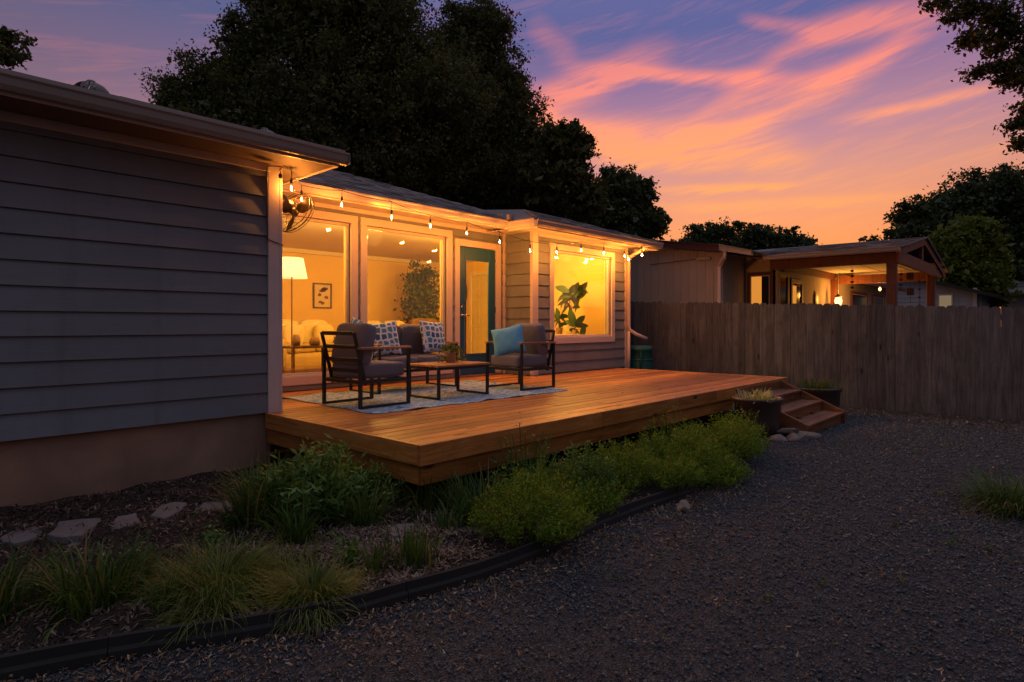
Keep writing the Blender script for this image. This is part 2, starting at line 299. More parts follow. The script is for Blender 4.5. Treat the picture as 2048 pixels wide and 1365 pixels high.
# ------------------------------------------------------------------ object helpers
WO = {}
def tag(o, label=None, cat=None, group=None, kind=None):
    if label: o['label'] = label
    if cat: o['category'] = cat
    if group: o['group'] = group
    if kind: o['kind'] = kind
    return o
def empty(name, loc, label=None, cat=None, group=None, rz=0.):
    o = bpy.data.objects.new(name, None); COL.objects.link(o); o.location = loc; o.rotation_euler = (0, 0, rz); o.empty_display_size = .1
    WO[o.name] = Vector(loc) if rz == 0 else Vector((0, 0, 0)); return tag(o, label, cat, group)
def link(name, me, mat, parent=None, loc=None):
    o = bpy.data.objects.new(name, me); COL.objects.link(o)
    if mat is not None and len(me.materials) == 0: me.materials.append(mat)
    if parent is not None: o.parent = parent
    if loc is not None: o.location = loc
    return o
class MB:
    def __init__(s): s.v = []; s.f = []
    def add(s, vs, fs):
        k = len(s.v); s.v += [tuple(x) for x in vs]; s.f += [tuple(i + k for i in f) for f in fs]; return s
    def box(s, x0, x1, y0, y1, z0, z1):
        return s.add([(x0, y0, z0), (x1, y0, z0), (x1, y1, z0), (x0, y1, z0), (x0, y0, z1), (x1, y0, z1), (x1, y1, z1), (x0, y1, z1)],
                     [(0, 3, 2, 1), (4, 5, 6, 7), (0, 1, 5, 4), (1, 2, 6, 5), (2, 3, 7, 6), (3, 0, 4, 7)])
    def bar(s, a, b_, w, h=None, up=(0, 0, 1)):
        h = h or w; a = Vector(a); b_ = Vector(b_); d = (b_ - a).normalized(); up = Vector(up)
        if abs(d.dot(up)) > .98: up = Vector((1, 0, 0))
        sx_ = d.cross(up).normalized(); uz = sx_.cross(d).normalized(); vs = []
        for q in (a, b_):
            for i, j in ((-1, -1), (1, -1), (1, 1), (-1, 1)): vs.append(q + sx_ * (i * w / 2) + uz * (j * h / 2))
        return s.add(vs, [(0, 1, 2, 3), (7, 6, 5, 4), (0, 4, 5, 1), (1, 5, 6, 2), (2, 6, 7, 3), (3, 7, 4, 0)])
    def prism(s, poly, axis, a0, a1):
        n = len(poly); vs = []
        for a in (a0, a1):
            for q in poly:
                vs.append({0: (a, q[0], q[1]), 1: (q[0], a, q[1]), 2: (q[0], q[1], a)}[axis])
        return s.add(vs, [tuple(range(n))[::-1], tuple(range(n, 2 * n))] + [(i, (i + 1) % n, n + (i + 1) % n, n + i) for i in range(n)])
    def tube(s, pts, r, n=8, cap=True):
        pts = [Vector(q) for q in pts]; rr = r if isinstance(r, (list, tuple)) else [r] * len(pts); vs = []; prev = None
        for i, q in enumerate(pts):
            d = (pts[min(i + 1, len(pts) - 1)] - pts[max(i - 1, 0)]).normalized()
            if prev is None: a = d.orthogonal().normalized()
            else: a = (prev - d * prev.dot(d)).normalized()
            prev = a; b_ = d.cross(a)
            for k in range(n):
                t_ = 2 * math.pi * k / n; vs.append(q + (a * math.cos(t_) + b_ * math.sin(t_)) * rr[i])
        fs = []
        for i in range(len(pts) - 1):
            for k in range(n): fs.append((i * n + k, i * n + (k + 1) % n, (i + 1) * n + (k + 1) % n, (i + 1) * n + k))
        if cap: fs += [tuple(range(n))[::-1], tuple(range((len(pts) - 1) * n, len(pts) * n))]
        return s.add(vs, fs)
    def lathe(s, prof, c, n=20, ax=None):
        c = Vector(c); m = Matrix.Identity(3) if ax is None else Vector(ax).to_track_quat('Z', 'Y').to_matrix(); vs = []
        for r_, z_ in prof:
            for k in range(n):
                t_ = 2 * math.pi * k / n; vs.append(c + m @ Vector((r_ * math.cos(t_), r_ * math.sin(t_), z_)))
        fs = [(i * n + k, i * n + (k + 1) % n, (i + 1) * n + (k + 1) % n, (i + 1) * n + k) for i in range(len(prof) - 1) for k in range(n)]
        return s.add(vs, fs)
    def build(s, name, mat, parent=None, bevel=0., smooth=False, label=None, kind=None, world=True):
        off = WO.get(parent.name, Vector((0, 0, 0))) if (parent is not None and world) else Vector((0, 0, 0))
        me = bpy.data.meshes.new(name); me.from_pydata([(x - off[0], y - off[1], z - off[2]) for x, y, z in s.v], [], s.f); me.update()
        if smooth: me.polygons.foreach_set('use_smooth', [True] * len(me.polygons))
        o = link(name, me, mat, parent)
        WO[o.name] = off
        if bevel: m = o.modifiers.new('bevel', 'BEVEL'); m.width = bevel; m.segments = 1; m.limit_method = 'ANGLE'
        return tag(o, label, None, None, kind)
def npmesh(name, V, F, mat, parent=None, smooth=False, kind=None):
    off = WO.get(parent.name, Vector((0, 0, 0))) if parent is not None else Vector((0, 0, 0))
    V = np.asarray(V, dtype=np.float32).reshape(-1, 3) - np.array(off, dtype=np.float32); F = np.asarray(F, dtype=np.int32); k = F.shape[1]
    me = bpy.data.meshes.new(name); me.vertices.add(len(V)); me.vertices.foreach_set('co', V.ravel())
    me.loops.add(F.size); me.loops.foreach_set('vertex_index', F.ravel()); me.polygons.add(len(F)); me.polygons.foreach_set('loop_start', np.arange(0, F.size, k, dtype=np.int32))
    me.update(calc_edges=True)
    if smooth: me.polygons.foreach_set('use_smooth', np.ones(len(F), dtype=bool))
    o = link(name, me, mat, parent); return tag(o, None, None, None, kind)
def copy_tree(o, parent=None, loc=None, rz=None, label=None):
    c = o.copy(); COL.objects.link(c); c.parent = parent
    if loc is not None: c.location = loc
    if rz is not None: c.rotation_euler = (0, 0, rz)
    if label: c['label'] = label
    for ch in o.children: copy_tree(ch, c)
    return c
def rot(v, axis, ang): return Matrix.Rotation(ang, 3, axis) @ Vector(v)
def unit(a): return a / np.linalg.norm(a, axis=1, keepdims=True)
def leaf_quads(C, D, S, W, fold=.25):
    """pointed four-corner leaves: C centres, D long directions, S lengths, W widths"""
    n = len(C); D = unit(D); A = unit(np.cross(D, RNG.normal(size=(n, 3)))); N = np.cross(D, A)
    S = S[:, None]; W = W[:, None]
    V = np.stack([C - D * S * .5, C + A * W * .5 + N * W * fold - D * S * .05, C + D * S * .5, C - A * W * .5 + N * W * fold - D * S * .05], 1)
    return V.reshape(-1, 3), np.arange(4 * n).reshape(-1, 4)
def crown(ells, n, leaf, clump=.3, per=26, seed=1, shell=.55, pw=.75):
    rg = np.random.default_rng(seed); E_ = np.array(ells); vol = (E_[:, 3] ** 2 * E_[:, 4]) ** pw; pr = vol / vol.sum()
    nc = max(4, n // per); idx = rg.choice(len(E_), nc, p=pr); d = unit(rg.normal(size=(nc, 3))); r_ = rg.uniform(0, 1, nc) ** shell
    jit = 1 + .10 * rg.normal(size=nc)
    c = E_[idx, :3] + d * (r_ * jit)[:, None] * E_[idx][:, [3, 3, 4]]
    cs = clump * rg.uniform(.5, 1.4, nc); k = np.repeat(np.arange(nc), per); m = len(k)
    P_ = c[k] + rg.normal(size=(m, 3)) * (cs[k] * .5)[:, None] * np.array([1, 1, .7]); D = rg.normal(size=(m, 3)) + np.array([0, 0, -.3])
    s = leaf * rg.uniform(.6, 1.3, m); return leaf_quads(P_, D, s, s * rg.uniform(.45, .7, m))
def blades(cx, cy, z, n, r0, L, w, lean=.5, droop=1., segs=5, seed=1, up=1.):
    rg = np.random.default_rng(seed); a = rg.uniform(0, 2 * math.pi, n); rr = r0 * np.sqrt(rg.uniform(0, 1, n)) * (1 + .35 * np.sin(a * 3 + seed)); bx_ = cx + rr * np.cos(a); by_ = cy + rr * np.sin(a)
    a2 = a + rg.normal(size=n) * .7; ln = np.abs(rg.normal(lean, .25, n)) * (.35 + .9 * rr / max(r0, 1e-6)); LL = L * rg.uniform(.4, 1.15, n); dr = droop * rg.uniform(.3, 1.7, n); dr = np.where(rg.uniform(0, 1, n) < .08, dr * 2.4, dr)
    out = np.stack([np.cos(a2), np.sin(a2)], 1); side = np.stack([-np.sin(a2), np.cos(a2), np.zeros(n)], 1); ww = w * rg.uniform(.6, 1.2, n)
    rows = []
    ang0 = np.pi / 2 - ln; x = np.zeros(n); zz = np.zeros(n); ang = ang0.copy()
    for i in range(segs + 1):
        t_ = i / segs; wd = ww * (1 - t_ ** 2.2) * .5 + .0004
        c = np.stack([bx_ + out[:, 0] * x, by_ + out[:, 1] * x, z + np.maximum(zz, .004) * up], 1); rows.append(c - side * wd[:, None]); rows.append(c + side * wd[:, None])
        x = x + np.cos(ang) * LL / segs; zz = zz + np.sin(ang) * LL / segs; ang = ang - dr * (1.8 / segs) * (.3 + t_ * 1.4)
    V = np.stack(rows, 1); K = 2 * (segs + 1); base = (np.arange(n) * K)[:, None]
    F = np.concatenate([base + np.array([2 * i, 2 * i + 1, 2 * i + 3, 2 * i + 2]) for i in range(segs)], 0); return V.reshape(-1, 3), F
def merge(*vf):
    Vs, Fs, k = [], [], 0
    for V, F in vf: Vs.append(V); Fs.append(F + k); k += len(V)
    return np.concatenate(Vs), np.concatenate(Fs)
def gz(x, y):
    s = np.clip((np.asarray(x, dtype=float) - 6) / 6, 0, 1); s = s * s * (3 - 2 * s); return -.10 * s
HD = .52   # deck height

# ================================================================== SETTING
def grid(name, xs, ys, zf, mat, kind=None, parent=None):
    X_, Y_ = np.meshgrid(xs, ys); Z_ = zf(X_, Y_); V = np.stack([X_, Y_, Z_], -1).reshape(-1, 3); nx, ny = len(xs), len(ys)
    i = np.arange(nx - 1)[None, :] + np.arange(ny - 1)[:, None] * nx; i = i.ravel(); F = np.stack([i, i + 1, i + nx + 1, i + nx], 1)
    return npmesh(name, V, F, mat, parent, True, kind)
xs = np.concatenate([np.linspace(-400, -6, 8), np.linspace(-5, 14, 60), np.linspace(16, 500, 10)])
ys = np.concatenate([np.linspace(-400, -6, 8), np.linspace(-5, 12, 55), np.linspace(14, 500, 10)])
grid('ground', xs, ys, lambda x, y: gz(x, y) - .005, M_GRAVEL, 'structure')
EDGE = [(-1.6, 3.75), (-.6, 3.4), (.128, 3.12), (.394, 3.0), (.584, 2.93), (.767, 2.85), (1.005, 2.72), (1.214, 2.61), (1.437, 2.51), (1.658, 2.45), (1.883, 2.41), (2.074, 2.36), (2.263, 2.325), (2.537, 2.30), (2.797, 2.295), (3.123, 2.31), (3.522, 2.315), (3.986, 2.29), (4.5, 2.24), (5.1, 2.25), (5.8, 2.33), (6.6, 2.55), (7.2, 2.75)]
_ex = np.array([q[0] for q in EDGE]); _ey = np.array([q[1] for q in EDGE])
def edge_y(x): return np.interp(x, _ex, _ey)
bx = np.linspace(-1.6, 7.2, 120); bt = np.linspace(0, 1, 26)
BX, BT = np.meshgrid(bx, bt); BY = edge_y(BX) + .02 + BT * (5.6 - edge_y(BX))
BZ = .035 + .018 * np.sin(BX * 5.1 + BY * 3) * np.cos(BY * 4.3) + .012 * np.sin(BX * 13 + BY * 11)
i = (np.arange(119)[None, :] + np.arange(25)[:, None] * 120).ravel()
npmesh('mulch_bed', np.stack([BX, BY, BZ], -1).reshape(-1, 3), np.stack([i, i + 1, i + 121, i + 120], 1), M_MULCH, None, True, 'structure')
def bedz(x, y): return .035 + .018 * np.sin(x * 5.1 + y * 3) * np.cos(y * 4.3) + .012 * np.sin(x * 13 + y * 11)

# ================================================================== HOUSE
house = empty('house', (5.0, 7.1, 0), 'single storey house with blue grey lap siding and lit picture windows behind the deck', 'house')
LAP = .185
def siding(axis, c, sgn, a0, a1, z0, z1, holes=(), mat=M_SIDE, parent=house, zoff=HD, lap=LAP, name='siding_board', th=.012):
    """lap boards on the wall plane axis=c facing sgn; holes are (b0, b1, z0, z1)"""
    k = math.floor((z0 - zoff) / lap); z = zoff + k * lap
    while z < z1 - .01:
        lo, hi = max(z, z0), min(z + lap, z1)
        segs = [(a0, a1, lo, hi)]
        for h0, h1, hz0, hz1 in holes:
            new = []
            for s0, s1, l_, h_ in segs:
                if hz0 >= h_ - .015 or hz1 <= l_ + .015 or h0 >= s1 or h1 <= s0: new.append((s0, s1, l_, h_)); continue
                if s0 < h0 - .01: new.append((s0, h0, l_, h_))
                if s1 > h1 + .01: new.append((h1, s1, l_, h_))
                x0, x1 = max(s0, h0), min(s1, h1)
                if hz0 > l_ + .02: new.append((x0, x1, l_, hz0))
                if hz1 < h_ - .02: new.append((x0, x1, hz1, h_))
            segs = new
        for s0, s1, l_, h_ in segs:
            cuts = [s0, s1]
            if s1 - s0 > 3.2: cuts = [s0, s0 + (s1 - s0) * random.uniform(.3, .7), s1]
            for q0, q1 in zip(cuts[:-1], cuts[1:]):
                if q1 < s1: q1 -= .003
                b0 = c + sgn * (.026 - .020 * (l_ - z) / lap); b1 = c + sgn * (.026 - .020 * (h_ - z) / lap)
                lg = l_ + (.007 if l_ > z0 + .01 else 0); poly = [(c, lg), (b0, lg), (b1, h_), (c, h_)]
                m_ = MB()
                if axis == 'y': m_.prism([(q[0], q[1]) for q in poly], 0, q0, q1)
                else: m_.prism([(q[0], q[1]) for q in poly], 1, q0, q1)
                m_.build(name, mat, parent)
        z += lap
# --- left wing
LWX = 2.80; LWY = 5.62
MB().box(-4, LWX, LWY + .001, 5.75, HD, 2.88).build('wing_wall', M_SIDE, house)
siding('y', LWY, -1, -4, 2.688, HD, 2.80)
MB().box(2.688, LWX, LWY - .032, LWY + .0, HD - .01, 2.88).build('corner_trim', M_TRIM, house, bevel=.003)
MB().box(LWX, LWX + .03, LWY - .032, LWY + .08, HD - .01, 2.88).build('corner_trim', M_TRIM, house, bevel=.003)
MB().box(-4, 2.70, LWY + .03, 5.80, -.3, HD - .004).build('foundation', M_STUCCO, house)
MB().box(2.62, 2.74, LWY + .035, 9, -.3, HD - .05).build('foundation', M_STUCCO, house)
MB().box(2.66, LWX, 5.75, 7.13, HD, 2.88).build('wing_end_wall', M_SIDE, house)
siding('x', LWX, 1, 5.70, 7.10, HD, 2.86)
# eave of the wing: soffit, fascia, gutter, drip edge, roof
WE = 5.16; WR = 3.18
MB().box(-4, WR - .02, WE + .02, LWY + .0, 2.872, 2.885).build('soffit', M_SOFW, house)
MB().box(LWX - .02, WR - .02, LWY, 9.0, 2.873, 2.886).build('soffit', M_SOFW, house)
MB().box(-4, 2.7, LWY - .045, LWY, 2.80, 2.871).build('frieze_board', M_TRIM, house, bevel=.004)
MB().box(-4, WR - .02, WE, WE + .02, 2.86, 2.99).build('fascia', M_TRIM, house)
MB().box(WR - .02, WR, WE, 9.0, 2.86, 2.99).build('fascia', M_TRIM, house)
GP = [(0, .0), (-.055, 0.), (-.075, .03), (-.085, .075), (-.098, .09), (-.098, .105), (-.088, .105), (-.088, .095), (-.004, .095), (-.004, .105), (0, .105)]
MB().prism([(WE + a, 2.88 + z_) for a, z_ in GP], 0, -4, WR + .06).build('gutter', M_ALU, house)
MB().box(WR + .058, WR + .062, WE - .098, WE, 2.88, 2.985).build('gutter_end_cap', M_ALU, house)
for xg in np.arange(-.2, 3.2, .62): MB().box(xg, xg + .012, WE - .095, WE, 2.983, 2.987).build('gutter_hanger', M_ALU, house)
def rsurf(poly, name='roof', mat=M_SHING, parent=house, th=.03):
    n = len(poly); m_ = MB(); m_.add([*poly, *[(x, y, z - th) for x, y, z in poly]], [tuple(range(n)), tuple(range(n, 2 * n))[::-1]] + [(i, n + i, n + (i + 1) % n, (i + 1) % n) for i in range(n)])
    return m_.build(name, mat, parent)
S1 = .2
rsurf([(-4, WE - .04, 3.0), (WR + .03, WE - .04, 3.0), (WR + .03, 12, 3.0 + S1 * 6.94), (-4, 12, 3.0 + S1 * 6.94)])
MB().box(-4, WR + .03, WE - .062, WE - .038, 2.982, 3.012).build('drip_edge', M_ALU, house)
def shingles(parent, O, U, Vv, N, umin, umax, vmax, rows, tab=.30, th=.010, seed=1, uf=None, skip=0):
    rg = random.Random(seed); O, U, Vv, N = Vector(O), Vector(U).normalized(), Vector(Vv).normalized(), Vector(N).normalized(); m_ = MB()
    for r_ in range(skip, rows):
        v0 = r_ * vmax / rows; v1 = v0 + vmax / rows * 1.15; a0, a1 = (umin, umax) if uf is None else uf(v0)
        u = a0 - rg.uniform(0, tab)
        while u < a1:
            w = tab * rg.uniform(.5, 1.1); q0, q1 = max(u, a0), min(u + w - .004, a1); u += w
            if q1 - q0 < .02: continue
            h0 = th * rg.uniform(.9, 1.7); h1 = .003; lo = v0 - rg.uniform(0, .006)
            pts = []
            for (uu, vv, hh) in ((q0, lo, 0), (q1, lo, 0), (q1, v1, 0), (q0, v1, 0), (q0, lo, h0), (q1, lo, h0), (q1, v1, h1), (q0, v1, h1)): pts.append(O + U * uu + Vv * vv + N * (hh + .001))
            m_.add(pts, [(4, 5, 6, 7), (0, 1, 5, 4), (1, 2, 6, 5), (3, 0, 4, 7)])
    m_.build('shingle_courses', M_SHING, parent, kind='stuff')
shingles(house, (0, WE - .05, 3.0), (1, 0, 0), (0, 1, S1), (0, -S1, 1), -3, WR + .03, .9, 7, seed=3)

# --- main wall with openings
def wall_cells(axis, c0, c1, a0, a1, z0, z1, holes, name, mat, parent=house):
    aa = sorted({a0, a1, *[h[0] for h in holes], *[h[1] for h in holes]}); m_ = MB()
    for q0, q1 in zip(aa[:-1], aa[1:]):
        mid = (q0 + q1) / 2; zz = [z0]
        hs = sorted([(h[2], h[3]) for h in holes if h[0] < mid < h[1]])
        cur = z0
        for h0, h1 in hs:
            if h0 > cur: (m_.box(q0, q1, c0, c1, cur, h0) if axis == 'y' else m_.box(c0, c1, q0, q1, cur, h0))
            cur = max(cur, h1)
        if cur < z1: (m_.box(q0, q1, c0, c1, cur, z1) if axis == 'y' else m_.box(c0, c1, q0, q1, cur, z1))
    return m_.build(name, mat, parent)
MY = 7.13; W1 = (2.93, 4.56, .70, 2.71); W2 = (4.81, 6.27, .70, 2.71); DR = (6.53, 7.36, HD, 2.60)
BYY = 6.48; BX0 = 7.57; BX1 = 10.45; W3 = (8.10, 9.86, 1.13, 2.63)
wall_cells('y', MY + .001, MY + .12, 2.8, BX0 + .12, HD, 2.93, [W1, W2, DR], 'window_wall', M_SIDE)
wall_cells('y', BYY + .001, BYY + .12, BX0, BX1, HD, 2.93, [W3], 'bay_wall', M_SIDE)
MB().box(BX0 + .001, BX0 + .12, BYY + .12, MY, HD, 2.93).build('return_wall', M_SIDE, house)
MB().box(BX1 - .12, BX1, BYY + .12, 12, -.2, 2.93).build('bay_end_wall', M_SIDE, house)
MB().box(2.8, 10.45, 11.6, 11.72, 0, 2.93).build('back_wall', M_SIDE, house)
MB().box(10.10, BX1, BYY + .01, BYY + .12, -.2, HD).build('foundation', M_STUCCO, house)
siding('y', MY, -1, 2.83, BX0 - .005, HD + .01, 2.93, [(2.83, 4.665, .60, 2.815), (4.705, 6.385, .60, 2.815), (6.43, 7.475, HD, 2.705)])
siding('y', BYY, -1, BX0 + .115, 10.335, HD + .01, 2.88, [(7.995, 9.965, 1.025, 2.735)])
siding('x', BX0, -1, BYY + .035, MY - .06, HD + .01, 2.90)
MB().box(BX0 - .026, BX0 + .115, BYY - .028, BYY + .0, HD, 2.88).build('corner_trim', M_TRIM, house, bevel=.003)
MB().box(BX0 - .026, BX0, BYY, BYY + .035, HD, 2.88).build('corner_trim', M_TRIM, house, bevel=.003)
MB().box(BX0 - .045, BX0 - .0, MY - .06, MY - .0, HD, 2.9).build('corner_trim', M_TRIM, house, bevel=.003)
MB().box(10.335, 10.45, BYY - .028, BYY, HD - .35, 2.88).build('corner_trim', M_TRIM, house, bevel=.003)
MB().box(2.83, 7.5, MY - .036, MY - .0, 2.86, 2.918).build('frieze_board', M_TRIM, house, bevel=.004)
MB().box(7.69, 10.33, BYY - .036, BYY - .0, 2.81, 2.868).build('frieze_board', M_TRIM, house, bevel=.004)
def window(y, x0, x1, z0, z1, cw=.105, label=None):
    w = MB()
    w.box(x0 - cw, x1 + cw, y - .035, y, z1, z1 + cw); w.box(x0 - cw, x1 + cw, y - .035, y, z0 - cw, z0)
    w.box(x0 - cw, x0, y - .035, y, z0, z1); w.box(x1, x1 + cw, y - .035, y, z0, z1)
    wo_ = w.build('window', M_TRIM, house, bevel=.004, label=label)
    s = MB(); t_ = .05
    s.box(x0, x1, y + .02, y + .06, z1 - .04, z1); s.box(x0, x1, y + .02, y + .06, z0, z0 + .04); s.box(x0, x0 + .04, y + .02, y + .06, z0 + .04, z1 - .04); s.box(x1 - .04, x1, y + .02, y + .06, z0 + .04, z1 - .04)
    s.build('sash', M_TRIM, wo_, bevel=.003)
    sl = MB().box(x0 + .001, x1 - .001, y - .03, y + .02, z0 - .002, z0 + .014).build('sill', M_TRIM, wo_, bevel=.003)
    MB().box(x0 + .04, x1 - .04, y + .034, y + .038, z0 + .04, z1 - .04).build('pane', M_GLASS, wo_)
    MB().add([(x0 + .04, y + .046, z0 + .04), (x1 - .04, y + .052, z0 + .04), (x1 - .04, y + .056, z1 - .04), (x0 + .04, y + .050, z1 - .04), (x0 + .04, y + .050, z0 + .04), (x1 - .04, y + .056, z0 + .04), (x1 - .04, y + .060, z1 - .04), (x0 + .04, y + .054, z1 - .04)],
             [(0, 1, 2, 3), (7, 6, 5, 4), (0, 4, 5, 1), (1, 5, 6, 2), (2, 6, 7, 3), (3, 7, 4, 0)]).build('inner_pane', M_GLASS, wo_)
window(MY, W1[0], W1[1], W1[2], W1[3], label='wide picture window nearest the left wing, floor lamp behind it')
window(MY, W2[0], W2[1], W2[2], W2[3], label='wide picture window between the left window and the door')
window(BYY, W3[0], W3[1], W3[2], W3[3], label='square window of the projecting bay')
# door
m_ = MB(); m_.box(6.43, 6.53, MY - .035, MY, HD + .02, 2.705); m_.box(7.36, 7.475, MY - .035, MY, HD + .02, 2.705); m_.box(6.53, 7.36, MY - .035, MY, 2.60, 2.705)
df = m_.build('door_frame', M_TRIM, house, bevel=.004)
m_ = MB(); m_.box(6.535, 6.665, MY + .0, MY + .045, HD + .03, 2.59); m_.box(7.225, 7.355, MY, MY + .045, HD + .03, 2.59); m_.box(6.665, 7.225, MY, MY + .045, 2.41, 2.59); m_.box(6.665, 7.225, MY, MY + .045, HD + .03, .86)
dr = m_.build('door', M_DOOR, house, bevel=.003)
m_ = MB(); m_.box(6.665, 6.69, MY - .01, MY + .0, .86, 2.41); m_.box(7.20, 7.225, MY - .01, MY, .86, 2.41); m_.box(6.69, 7.20, MY - .01, MY, 2.385, 2.41); m_.box(6.69, 7.20, MY - .01, MY, .86, .885); m_.build('glazing_bead', M_DOOR, dr)
MB().box(6.66, 7.23, MY + .02, MY + .024, .85, 2.42).build('pane', M_GLASS, dr)
m_ = MB(); m_.lathe([(0, 0), (.028, 0), (.028, .008), (.012, .012), (.012, .045), (0, .045)], (6.60, MY, 1.50), 14, (0, -1, 0)); m_.bar((6.60, MY - .045, 1.50), (6.72, MY - .05, 1.495), .014, .018); m_.build('handle', M_CHROME, dr, smooth=True)
MB().lathe([(0, 0), (.026, 0), (.026, .012), (.018, .018), (0, .018)], (6.60, MY, 1.63), 14, (0, -1, 0)).build('deadbolt', M_CHROME, dr, smooth=True)
for zz in (.8, 1.55, 2.35): MB().tube([(7.358, MY - .012, zz), (7.358, MY - .012, zz + .1)], .009, 8).build('hinge', M_CHROME, dr)
MB().box(6.50, 7.40, MY - .07, MY + .06, HD + .003, HD + .03).build('threshold', M_CHROME, house, bevel=.003)
# outlet box below door side
# eaves of main part
ME = 6.60; BE = 5.97; EX = 7.10
def gut_x(y, x0, x1, z): MB().prism([(y + a, z + z_) for a, z_ in GP], 0, x0, x1).build('gutter', M_GUT2, house)
gut_x(ME, 2.95, EX + .0, 2.885); gut_x(BE, EX - .098, 10.82, 2.84)
MB().prism([(EX + a, 2.862 + z_) for a, z_ in GP], 1, BE, ME).build('gutter', M_GUT2, house)
MB().box(2.95, EX + .02, ME, ME + .02, 2.87, 3.0).build('fascia', M_TRIM, house)
MB().box(EX, EX + .02, BE + .02, ME, 2.84, 2.97).build('fascia', M_TRIM, house)
MB().box(EX, 10.80, BE, BE + .02, 2.82, 2.955).build('fascia', M_TRIM, house)
MB().box(10.80, 10.82, BE, 12, 2.82, 2.955).build('fascia', M_TRIM, house)
MB().box(2.9, EX + .5, ME + .02, MY, 2.919, 2.93).build('soffit', M_TRIM, house)
MB().box(EX + .02, 10.8, BE + .02, BYY, 2.868, 2.879).build('soffit', M_TRIM, house)
MB().box(EX + .02, BX0, BYY, MY, 2.870, 2.881).build('soffit', M_TRIM, house)
MB().box(BX1, 10.8, BYY, 12, 2.868, 2.879).build('soffit', M_TRIM, house)
S2 = .42
def zr(y): return 3.0 + S2 * (y - (ME - .05))
def zb(y): return 2.955 + S2 * (y - (BE - .05))
rsurf([(2.9, ME - .05, 3.0), (EX - .05, ME - .05, 3.0), (6.94, 7.06, zr(7.06)), (4.82, 8.08, zr(8.08)), (3.3, 8.8, zr(8.8)), (2.9, 8.9, zr(8.9))])
rsurf([(2.9, 8.9, zr(8.9)), (3.3, 8.8, zr(8.8)), (4.82, 8.08, zr(8.08)), (6.94, 7.06, zr(7.06)), (7.5, 7.2, 3.25), (7.5, 12.2, 3.25), (2.9, 12.2, 3.95)], 'roof')
rsurf([(EX - .05, BE - .05, 2.955), (10.87, BE - .05, 2.955), (9.1, 6.22, zb(6.22)), (7.5, 6.6, zb(6.6))])
rsurf([(EX - .05, BE - .05, 2.955), (7.5, 6.6, zb(6.6)), (6.94, 7.06, zr(7.06)), (EX - .05, ME - .05, 3.0)])
rsurf([(7.5, 6.6, zb(6.6)), (9.1, 6.22, zb(6.22)), (10.87, BE - .05, 2.955), (10.87, 12.2, 2.955), (7.4, 12.2, 3.3), (6.94, 7.06, zr(7.06))])
def ufm(v):
    y = ME - .05 + v / math.hypot(1, S2)
    return (2.95, 6.94 - (y - 7.06) * 2.08 if y > 7.06 else 7.05 - (y - 6.55) * .22)
shingles(house, (0, ME - .06, 3.0), (1, 0, 0), (0, 1, S2), (0, -S2, 1), 0, 0, 2.3, 17, tab=.22, uf=ufm, seed=5)
def ufb(v):
    y = BE - .05 + v / math.hypot(1, S2); return (7.05 + (y - 5.92) * .66, 10.87 - (y - 5.92) * 5.2)
shingles(house, (0, BE - .06, 2.955), (1, 0, 0), (0, 1, S2), (0, -S2, 1), 0, 0, .6, 5, tab=.22, uf=ufb, seed=6)
for vx, vy, vw in ((6.83, 6.62, .0), (6.97, 6.50, .0)): MB().box(vx, vx + .12, vy - .05, vy + .0, 3.0, 3.075).build('flashing_tab', M_ALU, house)
# downspout with kick-out elbow
m_ = MB(); m_.tube([(10.40, BE + .02, 2.85), (10.40, 6.10, 2.80), (10.40, 6.36, 2.70), (10.40, 6.41, 2.6), (10.40, 6.41, 1.32), (10.41, 6.40, 1.25), (10.50, 6.32, 1.17), (10.68, 6.17, 1.07)], .035, 8); m_.build('downspout', M_TRIM, house, smooth=True)
MB().tube([(10.40, 6.41, 1.22), (10.40, 6.41, .3)], .03, 8).build('downspout', M_TRIM, house, smooth=True)
# --- room inside
MB().box(2.9, BX1 - .12, MY + .12, 11.6, .40, HD + .0).build('room_floor', M_FLOORIN, house)
MB().box(BX0 + .12, BX1 - .12, BYY + .12, MY + .12, .40, HD).build('room_floor', M_FLOORIN, house)
MB().box(2.9, BX1 - .12, MY + .12, 11.6, 2.88, 2.93).build('room_ceiling', M_CEIL, house)
MB().box(BX0 + .12, BX1 - .12, BYY + .12, MY + .12, 2.88, 2.93).build('room_ceiling', M_CEIL, house)
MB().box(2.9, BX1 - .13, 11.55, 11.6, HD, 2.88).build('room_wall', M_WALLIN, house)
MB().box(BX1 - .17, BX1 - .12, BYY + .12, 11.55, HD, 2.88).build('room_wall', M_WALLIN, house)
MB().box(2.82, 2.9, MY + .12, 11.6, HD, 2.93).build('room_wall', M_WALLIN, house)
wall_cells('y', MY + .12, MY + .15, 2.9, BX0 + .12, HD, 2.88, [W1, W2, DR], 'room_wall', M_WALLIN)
wall_cells('y', BYY + .12, BYY + .15, BX0 + .15, BX1 - .17, HD, 2.88, [W3], 'room_wall', M_WALLIN)
MB().box(BX0 + .12, BX0 + .15, BYY + .12, MY + .15, HD, 2.88).build('room_wall', M_WALLIN, house)
MB().box(2.9, BX1 - .17, 11.46, 11.55, 2.80, 2.88).build('crown_moulding', M_CEIL, house)

